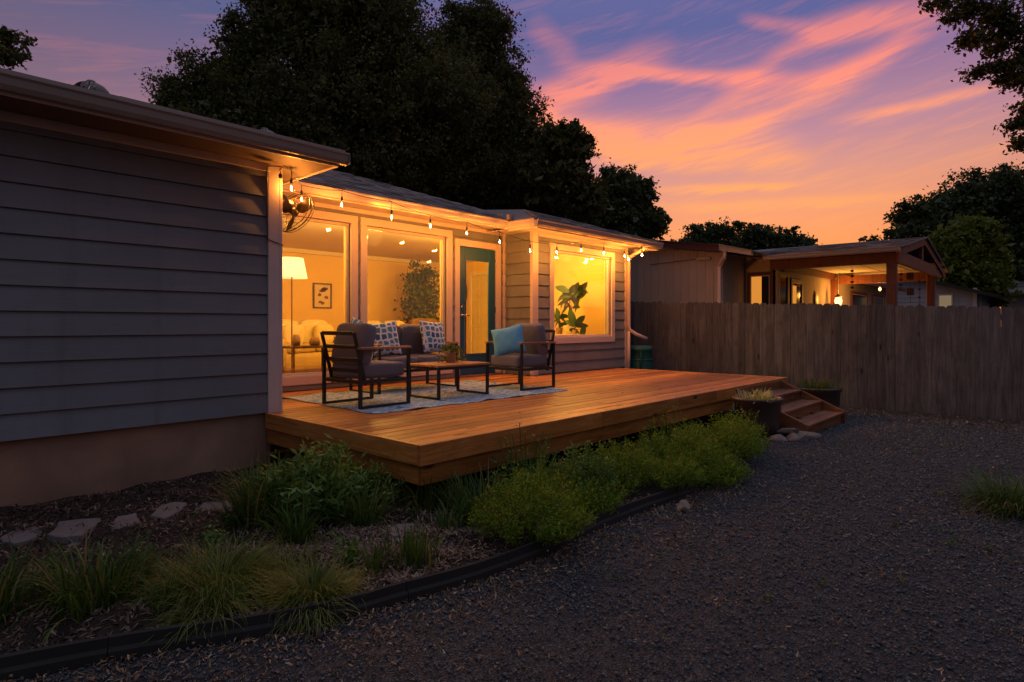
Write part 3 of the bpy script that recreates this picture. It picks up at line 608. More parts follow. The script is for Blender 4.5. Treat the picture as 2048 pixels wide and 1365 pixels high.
# unseen ceiling lamps, added to light the room evenly
for k, (lx, ly) in enumerate(((3.7, 7.75), (5.4, 7.75), (6.9, 7.75), (8.4, 7.7), (9.2, 7.0))):
    cl_ = empty('added_ceiling_lamp', (lx, ly, 2.88), ['added unseen ceiling lamp behind the left picture window', 'added unseen ceiling lamp behind the middle picture window', 'added unseen ceiling lamp just behind the door', 'added unseen ceiling lamp where the bay meets the room', 'added unseen ceiling lamp in the bay'][k], 'lamp', 'unseen ceiling lamps added to light the living room')
    MB().lathe([(.15, 0), (.15, -.02), (.13, -.02)], (lx, ly, 2.88), 20).build('base_ring', M_CHROME, cl_)
    MB().lathe([(.13, -.02), (.11, -.055), (.06, -.075), (0, -.08)], (lx, ly, 2.88), 20).build('diffuser', M_DOME, cl_, smooth=True)
    ld = bpy.data.lights.new('added_ceiling_light', 'POINT'); ld.energy = ROOM_POWER; ld.color = (1, .50, .085); ld.shadow_soft_size = .12
    lo = bpy.data.objects.new('added_ceiling_light', ld); COL.objects.link(lo); lo.parent = cl_; lo.location = (0, 0, -.22)

# ================================================================== DECK
deck = empty('wooden_deck', (6.3, 5.2, 0), 'low cedar deck lit warm orange, running along the house to the steps', 'deck')
DX0, DX1, DY0 = 2.69, 9.98, 3.32
y = DY0; pw = .1405
while y < MY - .03:
    y1 = min(y + pw - .011, MY - .003)
    x0 = DX0 if y1 < LWY + .0 - .03 else LWX + .035; x1 = DX1 if y1 < BYY - .03 else BX0 - .05
    if y < BYY - .03 <= y1: y1 = BYY - .035
    cuts = [x0]; c_ = random.choice([4.9, 6.1, 7.3, 5.5]) + random.uniform(-.1, .1)
    if x1 - x0 > 4 and random.random() < .75: cuts.append(c_)
    cuts.append(x1)
    for q0, q1 in zip(cuts[:-1], cuts[1:]):
        dz_ = random.uniform(-.003, .001)
        MB().box(q0 + .0015, q1 - .0015, y, y1, HD - .032 + dz_, HD + dz_).build('plank', M_DECK, deck, bevel=.003)
    y += pw
MB().box(DX0 + .001, DX0 + .04, 3.33, LWY + .02, HD - .06, HD - .033).build('joist', M_UNDER, deck)
def fas_x(x0, x1, yy, z0, z1, name='fascia_board'): MB().box(x0, x1, yy - .034, yy, z0, z1).build(name, M_DECK, deck, bevel=.003)
fas_x(DX0 - .036, 4.86, DY0 - .002, HD - .145, HD + .001); fas_x(4.863, 7.4, DY0 - .002, HD - .145, HD + .001); fas_x(7.403, DX1, DY0 - .002, HD - .145, HD + .001)
fas_x(DX0 - .0, 3.62, DY0 + .034, HD - .29, HD - .152); fas_x(3.623, 6.2, DY0 + .034, HD - .29, HD - .152); fas_x(6.203, 8.0, DY0 + .034, HD - .29, HD - .152)
MB().box(DX0 - .036, DX0 - .002, DY0 - .0, LWY - .04, HD - .145, HD + .001).build('fascia_board', M_DECKY, deck, bevel=.003)
MB().box(DX0 + .001, DX0 + .034, DY0 + .035, LWY - .0, HD - .29, HD - .152).build('fascia_board', M_DECKY, deck, bevel=.003)
MB().box(DX1, DX1 + .034, DY0 - .036, BYY - .03, HD - .145, HD + .001).build('fascia_board', M_DECKY, deck, bevel=.003)
for xx in np.arange(3.2, 9.9, .61): MB().box(xx, xx + .04, DY0 + .06, 6.4, HD - .18, HD - .036).build('joist', M_UNDER, deck)
for xx in (3.3, 5.4, 7.5, 9.6):
    for yy in (3.7, 5.3, 6.3): MB().box(xx, xx + .09, yy, yy + .09, -.12, HD - .18).build('post', M_UNDER, deck)
# steps
steps = empty('wooden_steps', (8.95, 2.85, -.05), 'three worn red brown wooden steps down from the far end of the deck', 'steps')
SX0, SX1 = 8.0, 9.72
TZ = [HD - .145, HD - .285, HD - .425]; TY = [3.27, 2.99, 2.70]; TD = .285
for k in range(3):
    z1 = TZ[k]; yb = TY[k]
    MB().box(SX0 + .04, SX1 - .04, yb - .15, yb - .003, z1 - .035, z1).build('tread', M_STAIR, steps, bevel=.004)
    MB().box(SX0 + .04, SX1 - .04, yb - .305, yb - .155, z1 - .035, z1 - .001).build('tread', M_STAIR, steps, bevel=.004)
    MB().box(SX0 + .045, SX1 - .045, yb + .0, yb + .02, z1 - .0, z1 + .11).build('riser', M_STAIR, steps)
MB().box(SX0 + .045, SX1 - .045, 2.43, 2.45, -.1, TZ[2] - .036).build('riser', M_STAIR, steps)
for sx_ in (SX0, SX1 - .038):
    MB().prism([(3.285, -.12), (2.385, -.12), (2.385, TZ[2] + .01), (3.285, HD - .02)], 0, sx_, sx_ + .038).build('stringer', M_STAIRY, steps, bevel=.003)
for fx_ in (SX0 + .6, SX0 + 1.15):
    MB().prism([(3.28, -.1), (2.46, -.1), (2.46, .03), (3.28, .33)], 0, fx_, fx_ + .038).build('stringer', M_UNDER, steps)

# ================================================================== FENCE
fence = empty('picket_fence', (12, 3.5, -.1), 'tall weathered grey wooden fence of close boards at the back of the yard', 'fence')
y = -3.2; FX = 12.0
while y < 9.2:
    w = random.uniform(.132, .145); zt = 1.603 + .038 * y + random.uniform(-.012, .012); zb_ = zt - 1.86; dxp = random.uniform(-.004, .004); r_ = w * .26
    poly = [(y, zb_), (y + w, zb_), (y + w, zt - r_), (y + w - r_ * .35, zt - r_ * .35), (y + w - r_, zt), (y + r_, zt), (y + r_ * .35, zt - r_ * .35), (y, zt - r_)]
    o = MB().prism(poly, 0, FX + dxp, FX + dxp + .018).build('picket', M_FENCE, fence)
    if random.random() < .25: o.rotation_euler = (0, 0, 0)
    y += w + random.uniform(.001, .004)
for zf in (.25, .85, 1.4):
    m_ = MB(); m_.add([(FX + .022, -3.2, zf - .12), (FX + .062, -3.2, zf - .12), (FX + .062, 9.2, zf + .33), (FX + .022, 9.2, zf + .33), (FX + .022, -3.2, zf - .03), (FX + .062, -3.2, zf - .03), (FX + .062, 9.2, zf + .42), (FX + .022, 9.2, zf + .42)],
                          [(0, 3, 2, 1), (4, 5, 6, 7), (0, 1, 5, 4), (1, 2, 6, 5), (2, 3, 7, 6), (3, 0, 4, 7)]); m_.build('rail', M_FENCE, fence)
for yp in np.arange(-3, 9.3, 2.4): MB().box(FX + .063, FX + .15, yp, yp + .09, -.3, 1.5 + .038 * yp).build('post', M_FENCE, fence)

# ================================================================== FURNITURE ON THE DECK
def superbox(cx, cy, cz, w, d, h, n=5.0, sub=9, puff=.0, m=None):
    """rounded cushion block as (verts, faces)"""
    vs, fs, idx = [], [], {}
    def vid(p_):
        k = tuple(round(q, 5) for q in p_)
        if k not in idx: idx[k] = len(vs); vs.append(p_)
        return idx[k]
    for ax in range(3):
        for s_ in (-1, 1):
            for i in range(sub):
                for j in range(sub):
                    q = []
                    for a_, b_ in ((i, j), (i + 1, j), (i + 1, j + 1), (i, j + 1)):
                        pt = [0, 0, 0]; pt[ax] = s_; pt[(ax + 1) % 3] = math.sin((a_ / sub * 2 - 1) * 1.5708); pt[(ax + 2) % 3] = math.sin((b_ / sub * 2 - 1) * 1.5708); q.append(vid(tuple(pt)))
                    fs.append(tuple(q) if s_ > 0 else tuple(q[::-1]))
    out = []
    for x, y_, z_ in vs:
        L = (abs(x) ** n + abs(y_) ** n + abs(z_) ** n) ** (1 / n); X_, Y_, Z_ = x / L, y_ / L, z_ / L
        bl = 1 + puff * (1 - X_ * X_) * (1 - Y_ * Y_) * 2
        pnt = Vector((X_ * w / 2, Y_ * d / 2, Z_ * h / 2 * bl))
        pnt += Vector((0, 0, 1)) * .004 * math.sin(X_ * 7 + Y_ * 5 + cx * 9)
        if m is not None: pnt = m @ pnt
        out.append((pnt[0] + cx, pnt[1] + cy, pnt[2] + cz))
    return out, fs
def pillow(w, h, t_, mat, name, seed=0, sub=14):
    """square throw pillow, local: width x, height z, thickness y"""
    rg = random.Random(seed); vs, fs = [], []
    for side in (1, -1):
        for i in range(sub + 1):
            for j in range(sub + 1):
                u, v = i / sub * 2 - 1, j / sub * 2 - 1
                th = t_ / 2 * (max(0, 1 - abs(u) ** 2.6) * max(0, 1 - abs(v) ** 2.6)) ** .5
                k = 1 - .07 * (1 - u * u) * abs(v) - .0; k2 = 1 - .07 * (1 - v * v) * abs(u)
                wr = .006 * math.sin(u * 9 + seed) * math.sin(v * 7 + 2 * seed) * (1 - abs(u * v))
                vs.append((u * w / 2 * k2, side * (th + (wr if th > .01 else 0)), v * h / 2 * k))
        o_ = 0 if side == 1 else (sub + 1) ** 2
        for i in range(sub):
            for j in range(sub):
                a = o_ + i * (sub + 1) + j; q = (a, a + 1, a + sub + 2, a + sub + 1); fs.append(q if side == 1 else q[::-1])
    m_ = MB(); m_.add(vs, fs); return m_.build(name, mat, smooth=True)
def seat_unit(name, label, cat, width, ncush, loc, rz, group=None):
    """local: faces +x, width along y, origin on the floor"""
    t_ = empty(name, loc, label, cat, group, rz); WO[t_.name] = Vector((0, 0, 0)); hw = width / 2; fx, bx_ = .315, -.315; T = .032
    for s in (-1, 1):
        yy = s * (hw - T / 2)
        for x_ in (fx - T / 2, bx_ + T / 2): MB().box(x_ - T / 2, x_ + T / 2, yy - T / 2, yy + T / 2, 0, .575).build('leg', M_BLACK, t_, bevel=.002)
        MB().box(bx_ + T + .0, fx - T, yy - T / 2, yy + T / 2, 0, .022).build('floor_rail', M_BLACK, t_, bevel=.002)
        MB().box(bx_ - .005, fx + .005, yy - .03, yy + .03, .576, .600).build('armrest', M_TEAK, t_, bevel=.005)
    f = MB(); f.box(bx_ + T, fx - T, -hw + .001, -hw + T, .24, .275); f.box(bx_ + T, fx - T, hw - T, hw - .001, .24, .275)
    f.box(fx - T, fx - .004, -hw + T, hw - T, .24, .275); f.box(bx_ + .004, bx_ + T, -hw + T, hw - T, .24, .275); f.build('seat_frame', M_BLACK, t_, bevel=.002)
    b_ = MB()
    for s in (-1, 1): b_.bar((bx_ + .10, s * (hw - .05), .22), (bx_ - .035, s * (hw - .05), .745), .028, .028)
    for k, zz in enumerate((.36, .47, .60, .735)):
        xq = bx_ + .10 - .135 * (zz - .22) / .525; b_.bar((xq, -hw + .06, zz), (xq, hw - .06, zz), .02, .04)
    b_.build('back_frame', M_BLACK, t_, bevel=.002)
    cw = (width - .10) / ncush
    for k in range(ncush):
        cy = -hw + .05 + cw * (k + .5)
        v_, f_ = superbox(.025, cy, .355, .57, cw - .008, .15, 9, puff=.05); m_ = MB(); m_.add(v_, f_); m_.build('seat_cushion', M_CUSH, t_, smooth=True)
        mt = Matrix.Rotation(R(-76), 3, 'Y')
        v_, f_ = superbox(bx_ + .155, cy, .615, .44, cw - .006, .135, 7.5, puff=.09, m=mt); m_ = MB(); m_.add(v_, f_); m_.build('back_cushion', M_CUSH, t_, smooth=True)
    return t_
G_ = 'matching black metal and wood outdoor seats'
RUGT = HD + .011
seat_unit('armchair', 'black framed grey armchair seen from behind, at the left end of the rug', 'armchair', .66, 1, (3.65, 5.40, RUGT), R(2), G_)
seat_unit('armchair', 'black framed armchair holding the plain turquoise pillow, in front of the bay window', 'armchair', .66, 1, (5.97, 5.32, RUGT), R(180 - 3), G_)
seat_unit('loveseat', 'two seat grey outdoor sofa with patterned pillows, against the picture windows', 'sofa', 1.26, 2, (4.86, 6.32, HD + .003), R(-90), G_)
def place_pillow(w, h, t_, mat, label, loc, rz, tilt, seed, roll=0):
    o = pillow(w, h, t_, mat, 'throw_pillow', seed); o.rotation_mode = 'ZXY'; o.location = loc
    o.rotation_euler = (tilt, roll, rz); tag(o, label, 'pillow', 'throw pillows on the deck seats'); return o
place_pillow(.43, .43, .15, M_PATT, 'white pillow with blue blotches at the left end of the outdoor sofa', (4.47, 6.27, HD + .655), R(-22), R(-16), 1)
place_pillow(.44, .44, .15, M_PATT, 'white pillow with blue blotches at the right end of the outdoor sofa', (5.27, 6.25, HD + .665), R(6), R(-15), 2, R(2))
place_pillow(.43, .43, .15, M_PATT, 'blue and white pillow edge showing behind the left armchair cushion', (3.60, 5.42, HD + .66), R(90), R(14), 3)
place_pillow(.43, .37, .15, M_BLUE, 'plain turquoise throw pillow leaning in the right armchair', (5.78, 5.36, HD + .625), R(-62), R(-16), 4, R(5))
# rug
def rugmesh():
    cx, cy = 4.72, 5.62; W, D_ = 2.82, 1.86; nx, ny = 130, 60; ang = R(-1.5); vs, fs = [], []
    for j in range(ny + 1):
        for i in range(nx + 1):
            u, v = i / nx * 2 - 1, j / ny * 2 - 1; x = u * W / 2; y_ = v * D_ / 2
            y_ += .018 * math.sin(x * 9 + .7) * abs(v) ** 6 + .010 * math.sin(x * 21) * abs(v) ** 8; x += .014 * math.sin(y_ * 11) * abs(u) ** 8
            e = max(abs(v) ** 14, abs(u) ** 30); z_ = .009 + e * .016 * max(0, math.sin(x * 13 + 1.2) * .6 + math.sin(x * 5.3) * .5)
            vs.append((x * math.cos(ang) - y_ * math.sin(ang), x * math.sin(ang) + y_ * math.cos(ang), z_))
    n0 = len(vs)
    for j in range(ny):
        for i in range(nx): a = j * (nx + 1) + i; fs.append((a, a + 1, a + nx + 2, a + nx + 1))
    m_ = MB(); m_.add(vs, fs); o = m_.build('outdoor_rug', M_RUG, smooth=True); o.location = (cx, cy, HD - .002)
    s = o.modifiers.new('solid', 'SOLIDIFY'); s.thickness = .006; s.offset = -1
    tag(o, 'pale teal and cream mottled rug with wavy edge under the deck seats', 'rug')
rugmesh()
# coffee table
tb = empty('coffee_table', (4.73, 5.33, RUGT), 'low wood topped coffee table with black loop legs on the rug', 'table')
TX0, TX1, TY0, TY1, TZ1 = 4.34, 5.12, 5.06, 5.60, .905
nb = 6
for k in range(nb):
    a = TY0 - .01 + (TY1 - TY0 + .02) * k / nb; b_ = TY0 - .01 + (TY1 - TY0 + .02) * (k + 1) / nb
    MB().box(TX0 - .012, TX1 + .012, a + .0015, b_ - .0015, TZ1 - .022, TZ1).build('top_board', M_TEAK, tb, bevel=.002)
m_ = MB(); T = .03
for a, b_, c_, d_ in ((TX0, TX1, TY0, TY0 + T), (TX0, TX1, TY1 - T, TY1), (TX0, TX0 + T, TY0 + T, TY1 - T), (TX1 - T, TX1, TY0 + T, TY1 - T)): m_.box(a, b_, c_, d_, TZ1 - .053, TZ1 - .023)
m_.build('apron', M_BLACK, tb, bevel=.002)
for xx in (TX0, TX1 - T):
    for yy in (TY0, TY1 - T): MB().box(xx, xx + T, yy, yy + T, RUGT, TZ1 - .053).build('leg', M_BLACK, tb, bevel=.002)
    MB().box(xx + .001, xx + T - .001, TY0 + T, TY1 - T, RUGT, RUGT + .022).build('floor_rail', M_BLACK, tb, bevel=.002)
# plant on the table
pp = empty('potted_plant', (4.84, 5.42, TZ1), 'trailing green and cream plant in a tan pot on the coffee table', 'plant')
MB().lathe([(.001, 0), (.048, 0), (.055, .01), (.062, .10), (.066, .115), (.058, .115), (.054, .10), (.001, .095)], (4.84, 5.42, TZ1 + .001), 20).build('pot', M_POTTAN, pp, smooth=True)
rg = np.random.default_rng(11); n = 520; th = rg.uniform(0, 6.283, n); rr = np.abs(rg.normal(0, .085, n)); C = np.stack([4.84 + rr * np.cos(th), 5.42 + rr * np.sin(th), TZ1 + .13 + .07 * rg.uniform(0, 1, n) ** .7 * (1.3 - rr * 4) - np.clip(rr - .09, 0, 1) * .9], 1); C[:, 2] = np.maximum(C[:, 2], TZ1 + .012)
D = np.stack([np.cos(th), np.sin(th), rg.normal(0, .4, n) + .1], 1) + rg.normal(0, .5, (n, 3)); V, F = leaf_quads(C, D, rg.uniform(.022, .045, n), rg.uniform(.014, .024, n))
n = 90; C2 = np.concatenate([np.stack([4.70 + rg.normal(0, .03, 45), 5.38 + rg.normal(0, .03, 45), TZ1 + .01 + rg.uniform(0, .07, 45)], 1), np.stack([5.0 + rg.normal(0, .04, 45), 5.44 + rg.normal(0, .03, 45), TZ1 + .01 + rg.uniform(0, .04, 45)], 1)]); V2, F2 = leaf_quads(C2, rg.normal(size=(90, 3)), rg.uniform(.03, .045, 90), rg.uniform(.016, .024, 90))
V, F = merge((V, F), (V2, F2)); npmesh('leaves', V, F, L_POTP, pp)
m_ = MB()
for k in range(16):
    a = k * .9; m_.tube([(4.84, 5.42, TZ1 + .10), (4.84 + .06 * math.cos(a), 5.42 + .06 * math.sin(a), TZ1 + .16), (4.84 + .12 * math.cos(a), 5.42 + .12 * math.sin(a), TZ1 + .12)], .0022, 4)
m_.build('stem', L_POTP, pp)
jar = MB().lathe([(.001, 0), (.03, 0), (.042, .02), (.045, .05), (.036, .08), (.026, .088), (.026, .094), (.001, .094)], (4.955, 5.52, TZ1 + .001), 18).build('patterned_jar', M_PATT, smooth=True); tag(jar, 'small blue and white jar beside the pot on the coffee table', 'jar')

# ================================================================== FAN
FC = Vector((3.20, 6.06, 2.54)); FA = Vector((.88, .28, -.42)).normalized()
fan = empty('wall_fan', FC, 'bronze wire caged oscillating fan mounted on the wall end under the string lights', 'fan')
fr_ = FA.to_track_quat('Z', 'Y').to_matrix()
def fp(r_, a, z_): return FC + fr_ @ Vector((r_ * math.cos(a), r_ * math.sin(a), z_))
def ring(m_, r_, z_, t_, n=40): m_.tube([fp(r_, 2 * math.pi * k / n, z_) for k in range(n + 1)], t_, 5, cap=False)
m_ = MB(); RC = .235
ring(m_, RC, .0, .006); ring(m_, RC * .97, -.035, .0035); ring(m_, RC * .97, .035, .0035)
for s in (-1, 1):
    ring(m_, RC * .35, s * .075, .003); ring(m_, RC * .68, s * .062, .0025)
    for k in range(28):
        a = 2 * math.pi * k / 28; m_.tube([fp(.05, a, s * .08), fp(RC * .5, a, s * .072), fp(RC * .85, a, s * .05), fp(RC, a, s * .003)], .0011, 4, cap=False)
m_.build('cage', M_BRONZE, fan, smooth=True)
m_ = MB(); m_.lathe([(.001, -.25), (.05, -.25), (.072, -.235), (.078, -.2), (.078, -.10), (.06, -.085), (.001, -.085)], FC, 20, FA); m_.build('motor_housing', M_BRONZE, fan, smooth=True)
for k in range(3):
    a = 2 * math.pi * k / 3 + .5; vs = []
    for i in range(7):
        rr_ = .04 + i / 6 * .19; wd = .05 + .085 * math.sin(min(1, i / 6 * 1.1) * 2.4)
        for s in (-1, 1): aa = s * wd / max(rr_, .08) * .5; vs.append(fp(rr_, a + aa, s * .022))
    MB().add(vs, [(2 * i, 2 * i + 1, 2 * i + 3, 2 * i + 2) for i in range(6)]).build('blade', M_BRONZE, fan, smooth=True)
MB().lathe([(.001, .03), (.035, .03), (.04, -.08), (.001, -.08)], FC, 16, FA).build('hub', M_BRONZE, fan, smooth=True)
m_ = MB(); q = FC - FA * .18; m_.tube([q, q + Vector((-.05, .05, -.02)), Vector((LWX + .04, 6.12, 2.50))], .02, 8); m_.box(LWX + .03, LWX + .045, 6.04, 6.2, 2.40, 2.62); m_.build('bracket', M_BRONZE, fan)
m_ = MB(); m_.tube([Vector((LWX + .05, 6.12, 2.45)), Vector((LWX + .06, 6.0, 2.2)), Vector((LWX + .03, 5.9, 2.15))], .006, 6); m_.build('cord', M_BLACK, fan)

# ================================================================== STRING LIGHTS
BULBS = [(2.905, 5.56, 2.677), (3.249, 6.0, 2.684), (3.92, 6.30, 2.767), (4.72, 6.42, 2.737), (5.36, 6.42, 2.70), (6.04, 6.42, 2.678), (6.73, 6.42, 2.617), (6.95, 6.0, 2.47), (7.60, 6.0, 2.50), (8.25, 6.0, 2.59), (8.92, 6.0, 2.607), (9.75, 6.1, 2.631), (9.79, 6.04, 2.575), (10.12, 5.95, 2.679)]
CAB = [(2.86, 5.50, 2.83), (2.905, 5.56, 2.845), (3.249, 6.0, 2.83), (3.92, 6.30, 2.925), (4.72, 6.42, 2.93), (5.36, 6.42, 2.84), (6.04, 6.42, 2.832), (6.73, 6.42, 2.765), (6.95, 6.0, 2.61), (7.60, 6.0, 2.63), (8.25, 6.0, 2.735), (8.92, 6.0, 2.76), (9.75, 6.1, 2.75), (9.79, 6.04, 2.72), (10.12, 5.95, 2.80)]
sl = empty('string_lights', (2.9, 5.56, 2.84), 'black string of glowing amber bulbs looped along the eaves over the deck', 'string lights')
pts = []
for a, b_ in zip(CAB[:-1], CAB[1:]):
    a, b_ = Vector(a), Vector(b_); L = (b_ - a).length
    for k in range(8): t_ = k / 8; q = a.lerp(b_, t_); q.z -= .02 * L * 4 * t_ * (1 - t_); pts.append(q)
pts.append(Vector(CAB[-1])); MB().tube(pts, .0042, 6).build('cable', M_BLACK, sl, smooth=True)
for k, (B_, C_) in enumerate(zip(BULBS, CAB[1:])):
    bx_, by_, bz_ = B_; zc = C_[2]
    MB().lathe([(.001, .0), (.0035, 0), (.0035, -(zc - bz_ - .085)), (.001, -(zc - bz_ - .085))], (bx_, by_, zc), 6).build('drop_wire', M_BLACK, sl)
    MB().lathe([(.001, .088), (.009, .088), (.013, .07), (.0145, .045), (.0145, .033), (.001, .033)], (bx_, by_, bz_), 10).build('socket', M_BLACK, sl, smooth=True)
    bu = MB().lathe([(.0125, .033), (.016, .02), (.025, .0), (.0275, -.018), (.022, -.036), (.010, -.046), (.001, -.048)], (bx_, by_, bz_), 12).build('bulb', M_CLEAR, sl, smooth=True)
    MB().lathe([(.001, .012), (.004, .008), (.0072, -.004), (.0072, -.016), (.003, -.023), (.001, -.024)], (bx_, by_, bz_), 8).build('filament', M_BULB, bu, smooth=True)
m_ = MB(); x_ = LWX - .128; yy = LWY - .045
m_.tube([(2.86, 5.50, 2.83), (2.80, 5.56, 2.86), (2.72, yy, 2.855), (x_, yy, 2.84), (x_ - .006, yy, 2.5), (x_ + .004, yy, 2.2), (x_ - .003, yy, 2.165), (x_ + .03, yy, 2.145), (LWX + .035, yy, 2.115)], .005, 6)
m_.tube([(2.86, 5.50, 2.83), (2.80, 5.50, 2.86), (2.765, 5.51, 2.82), (2.768, 5.51, 2.77)], .005, 6); m_.build('lead_cord', M_BLACK, sl, smooth=True)
MB().lathe([(.001, 0), (.016, 0), (.018, .03), (.01, .045), (.001, .045)], (2.768, 5.51, 2.735), 10).build('plug', M_BLACK, sl)
m_ = MB()
for (x1_, y1_, z1_, x2_, y2_, z2_) in ((6.73, 6.42, 2.765, 6.73, 6.52, 2.87), (2.905, 5.56, 2.845, 2.91, 5.58, 2.87), (10.12, 5.95, 2.80, 10.12, 5.95, 2.84), (4.72, 6.42, 2.93, 4.72, 6.5, 2.97), (3.92, 6.3, 2.925, 3.92, 6.52, 2.99)): m_.tube([(x1_, y1_, z1_), (x2_, y2_, z2_)], .003, 5)
m_.build('hook', M_BLACK, sl)

# ================================================================== ROOF VENTS
def vent(x, y_, z_, label, k_=.78):
    t_ = empty('roof_vent', (x, y_, z_), label, 'vent', 'turbine vents on the left roof')
    MB().lathe([(.09, -.1), (.09, .09), (.11, .10), (.11, .115), (.001, .115)], (x, y_, z_), 18).build('collar', M_VENT, t_, smooth=True)
    for k in range(20):
        a = 2 * math.pi * k / 20; vs = []
        for i in range(9):
            ph = i / 8 * math.pi * .5 + .0; rr_ = k_ * (.165 * math.cos(ph) ** .8 + .004); zz = .115 + .12 * math.sin(ph)
            for s in (0, 1): aa = a + s * .24; rq = rr_ * (1 + .14 * s * math.cos(ph)); vs.append((x + rq * math.cos(aa), y_ + rq * math.sin(aa), z_ + zz))
        MB().add(vs, [(2 * i, 2 * i + 1, 2 * i + 3, 2 * i + 2) for i in range(8)]).build('vane', M_VENT, t_, smooth=True)
    MB().lathe([(.001, .255), (.03, .253), (.042, .238), (.038, .232), (.001, .232)], (x, y_, z_), 14).build('cap', M_VENT, t_, smooth=True)
vent(1.46, 6.40, 3.26, 'ribbed metal turbine vent on the roof at the far left of the photo')
vent(2.92, 6.15, 3.13, 'ribbed metal turbine vent just peeking over the gutter near the roof corner')

# ================================================================== POTS, BARREL, ROCKS
def pot(x, y_, z_, r_, h_, label, pl_label, leafmat, seed, kind):
    p_ = MB().lathe([(.001, 0), (r_ * .60, 0), (r_ * .68, .01), (r_ * .91, h_ * .42), (r_ * .93, h_ * .82), (r_ * .97, h_ * .84), (r_ * .97, h_ * .9), (r_ * 1.0, h_ * .92), (r_ * 1.03, h_ * .97), (r_ * .99, h_), (r_ * .93, h_ * .985), (r_ * .9, h_ * .9), (.001, h_ * .89)], (0, 0, 0), 40).build('planter_pot', M_POT, smooth=True)
    p_.location = (x, y_, z_); tag(p_, label, 'pot', 'dark round planters by the steps')
    c_ = MB().lathe([(.001, h_ * .91), (r_ * .89, h_ * .905)], (x, y_, z_), 24)
    pt = empty('pot_plant', (x, y_, z_ + h_ * .9), pl_label, 'plant'); c_.build('soil', M_MULCH, pt)
    if kind == 'pale': V, F = blades(x, y_, z_ + h_ * .9, 230, r_ * .72, .17, .016, .55, .8, 4, seed)
    else: V, F = merge(blades(x, y_, z_ + h_ * .9, 420, r_ * .85, .22, .005, .35, .5, 4, seed), blades(x, y_, z_ + h_ * .9, 120, r_ * .8, .13, .012, .8, .9, 4, seed + 1))
    npmesh('leaves', V, F, leafmat, pt)
pot(7.66, 2.87, -.05, .292, .50, 'large dark glazed pot standing left of the wooden steps', 'pale yellow green spiky plant in the large pot by the steps', L_PALE, 21, 'pale')
pot(10.32, 2.92, -.09, .33, .46, 'low dark round pot between the steps and the fence', 'wispy green plant in the pot behind the steps', L_LIRI, 23, 'wisp')
bl = empty('rain_barrel', (10.95, 6.5, -.08), 'dark green plastic rain barrel at the corner of the house by the fence', 'barrel')
MB().lathe([(.001, 0), (.23, 0), (.25, .02), (.275, .3), (.285, .5), (.275, .72), (.262, .90), (.268, .905), (.268, .96), (.255, .965), (.24, 1.0), (.001, 1.0)], (10.95, 6.5, -.08), 32).build('body', M_GREENP, bl, smooth=True)
for zz in (.3, .72): MB().lathe([(.27, zz - .015), (.288, zz - .008), (.288, zz + .008), (.27, zz + .015)], (10.95, 6.5, -.08), 32).build('hoop', M_GREENP, bl, smooth=True)
m_ = MB(); m_.tube([(10.72, 6.33, .82), (10.68, 6.30, .80), (10.69, 6.31, .6), (10.71, 6.32, .45)], .011, 6); m_.build('hose', M_GREENP, bl, smooth=True)
def rock(name, x, y_, z_, a, b_, c_, rz, mat, label, cat, seed, group=None, sub=3):
    import bmesh
    bm = bmesh.new(); bmesh.ops.create_icosphere(bm, subdivisions=sub, radius=1); rg_ = random.Random(seed); dirs = [Vector((rg_.gauss(0, 1), rg_.gauss(0, 1), rg_.gauss(0, 1))).normalized() for _ in range(13)]; lim = [rg_.uniform(.5, .85) for _ in dirs]
    for v in bm.verts:
        c0 = v.co.copy()
        for d_, l_ in zip(dirs, lim):
            k = c0.dot(d_)
            if k > l_: c0 -= d_ * (k - l_) * .9
        c0 *= 1 + .04 * math.sin(c0.x * 9 + seed) * math.cos(c0.y * 8)
        v.co = Vector((c0.x * a, c0.y * b_, c0.z * c_))
    me = bpy.data.meshes.new(name); bm.to_mesh(me); bm.free(); o = link(name, me, mat, None, (x, y_, z_)); o.rotation_euler = (0, 0, rz); return tag(o, label, cat, group)
RK = [(7.42, 2.53, -.0, .13, .10, .085, .4, 'single hollowed pale rock lying left of the rock pile by the steps'), (7.58, 2.43, .0, .15, .10, .09, 1.0, 'pale rock at the front of the pile against the steps'),
      (7.73, 2.53, .06, .16, .09, .07, -.3, 'flat rock lying on top of the pile below the big pot'), (7.70, 2.36, -.01, .11, .09, .09, .2, 'small round rock in the middle of the pile by the steps'),
      (7.86, 2.38, .0, .19, .11, .085, -.45, 'long smooth pinkish rock touching the foot of the steps'), (7.88, 2.62, .03, .12, .08, .07, .5, 'rock tucked between the pot and the stringer')]
for k, q in enumerate(RK): rock('garden_rock', q[0], q[1], q[2], q[3], q[4], q[5] * .75, q[6] - .8, M_ROCK, q[7], 'rock', 31 + k, 'limestone rocks by the steps')
rock('garden_rock', 4.13, 2.08, .02, .09, .06, .045, .3, M_ROCK, 'lone pale rock on the gravel in front of the green groundcover', 'rock', 41)
tw = MB().tube([(0, 0, .0), (.02, .05, .008), (.03, .10, .005)], [.014, .012, .008], 7).build('wood_stub', M_BARK, smooth=True); tw.location = (1.36, 2.36, .012); tag(tw, 'short broken piece of branch on the gravel below the edging', 'stick')

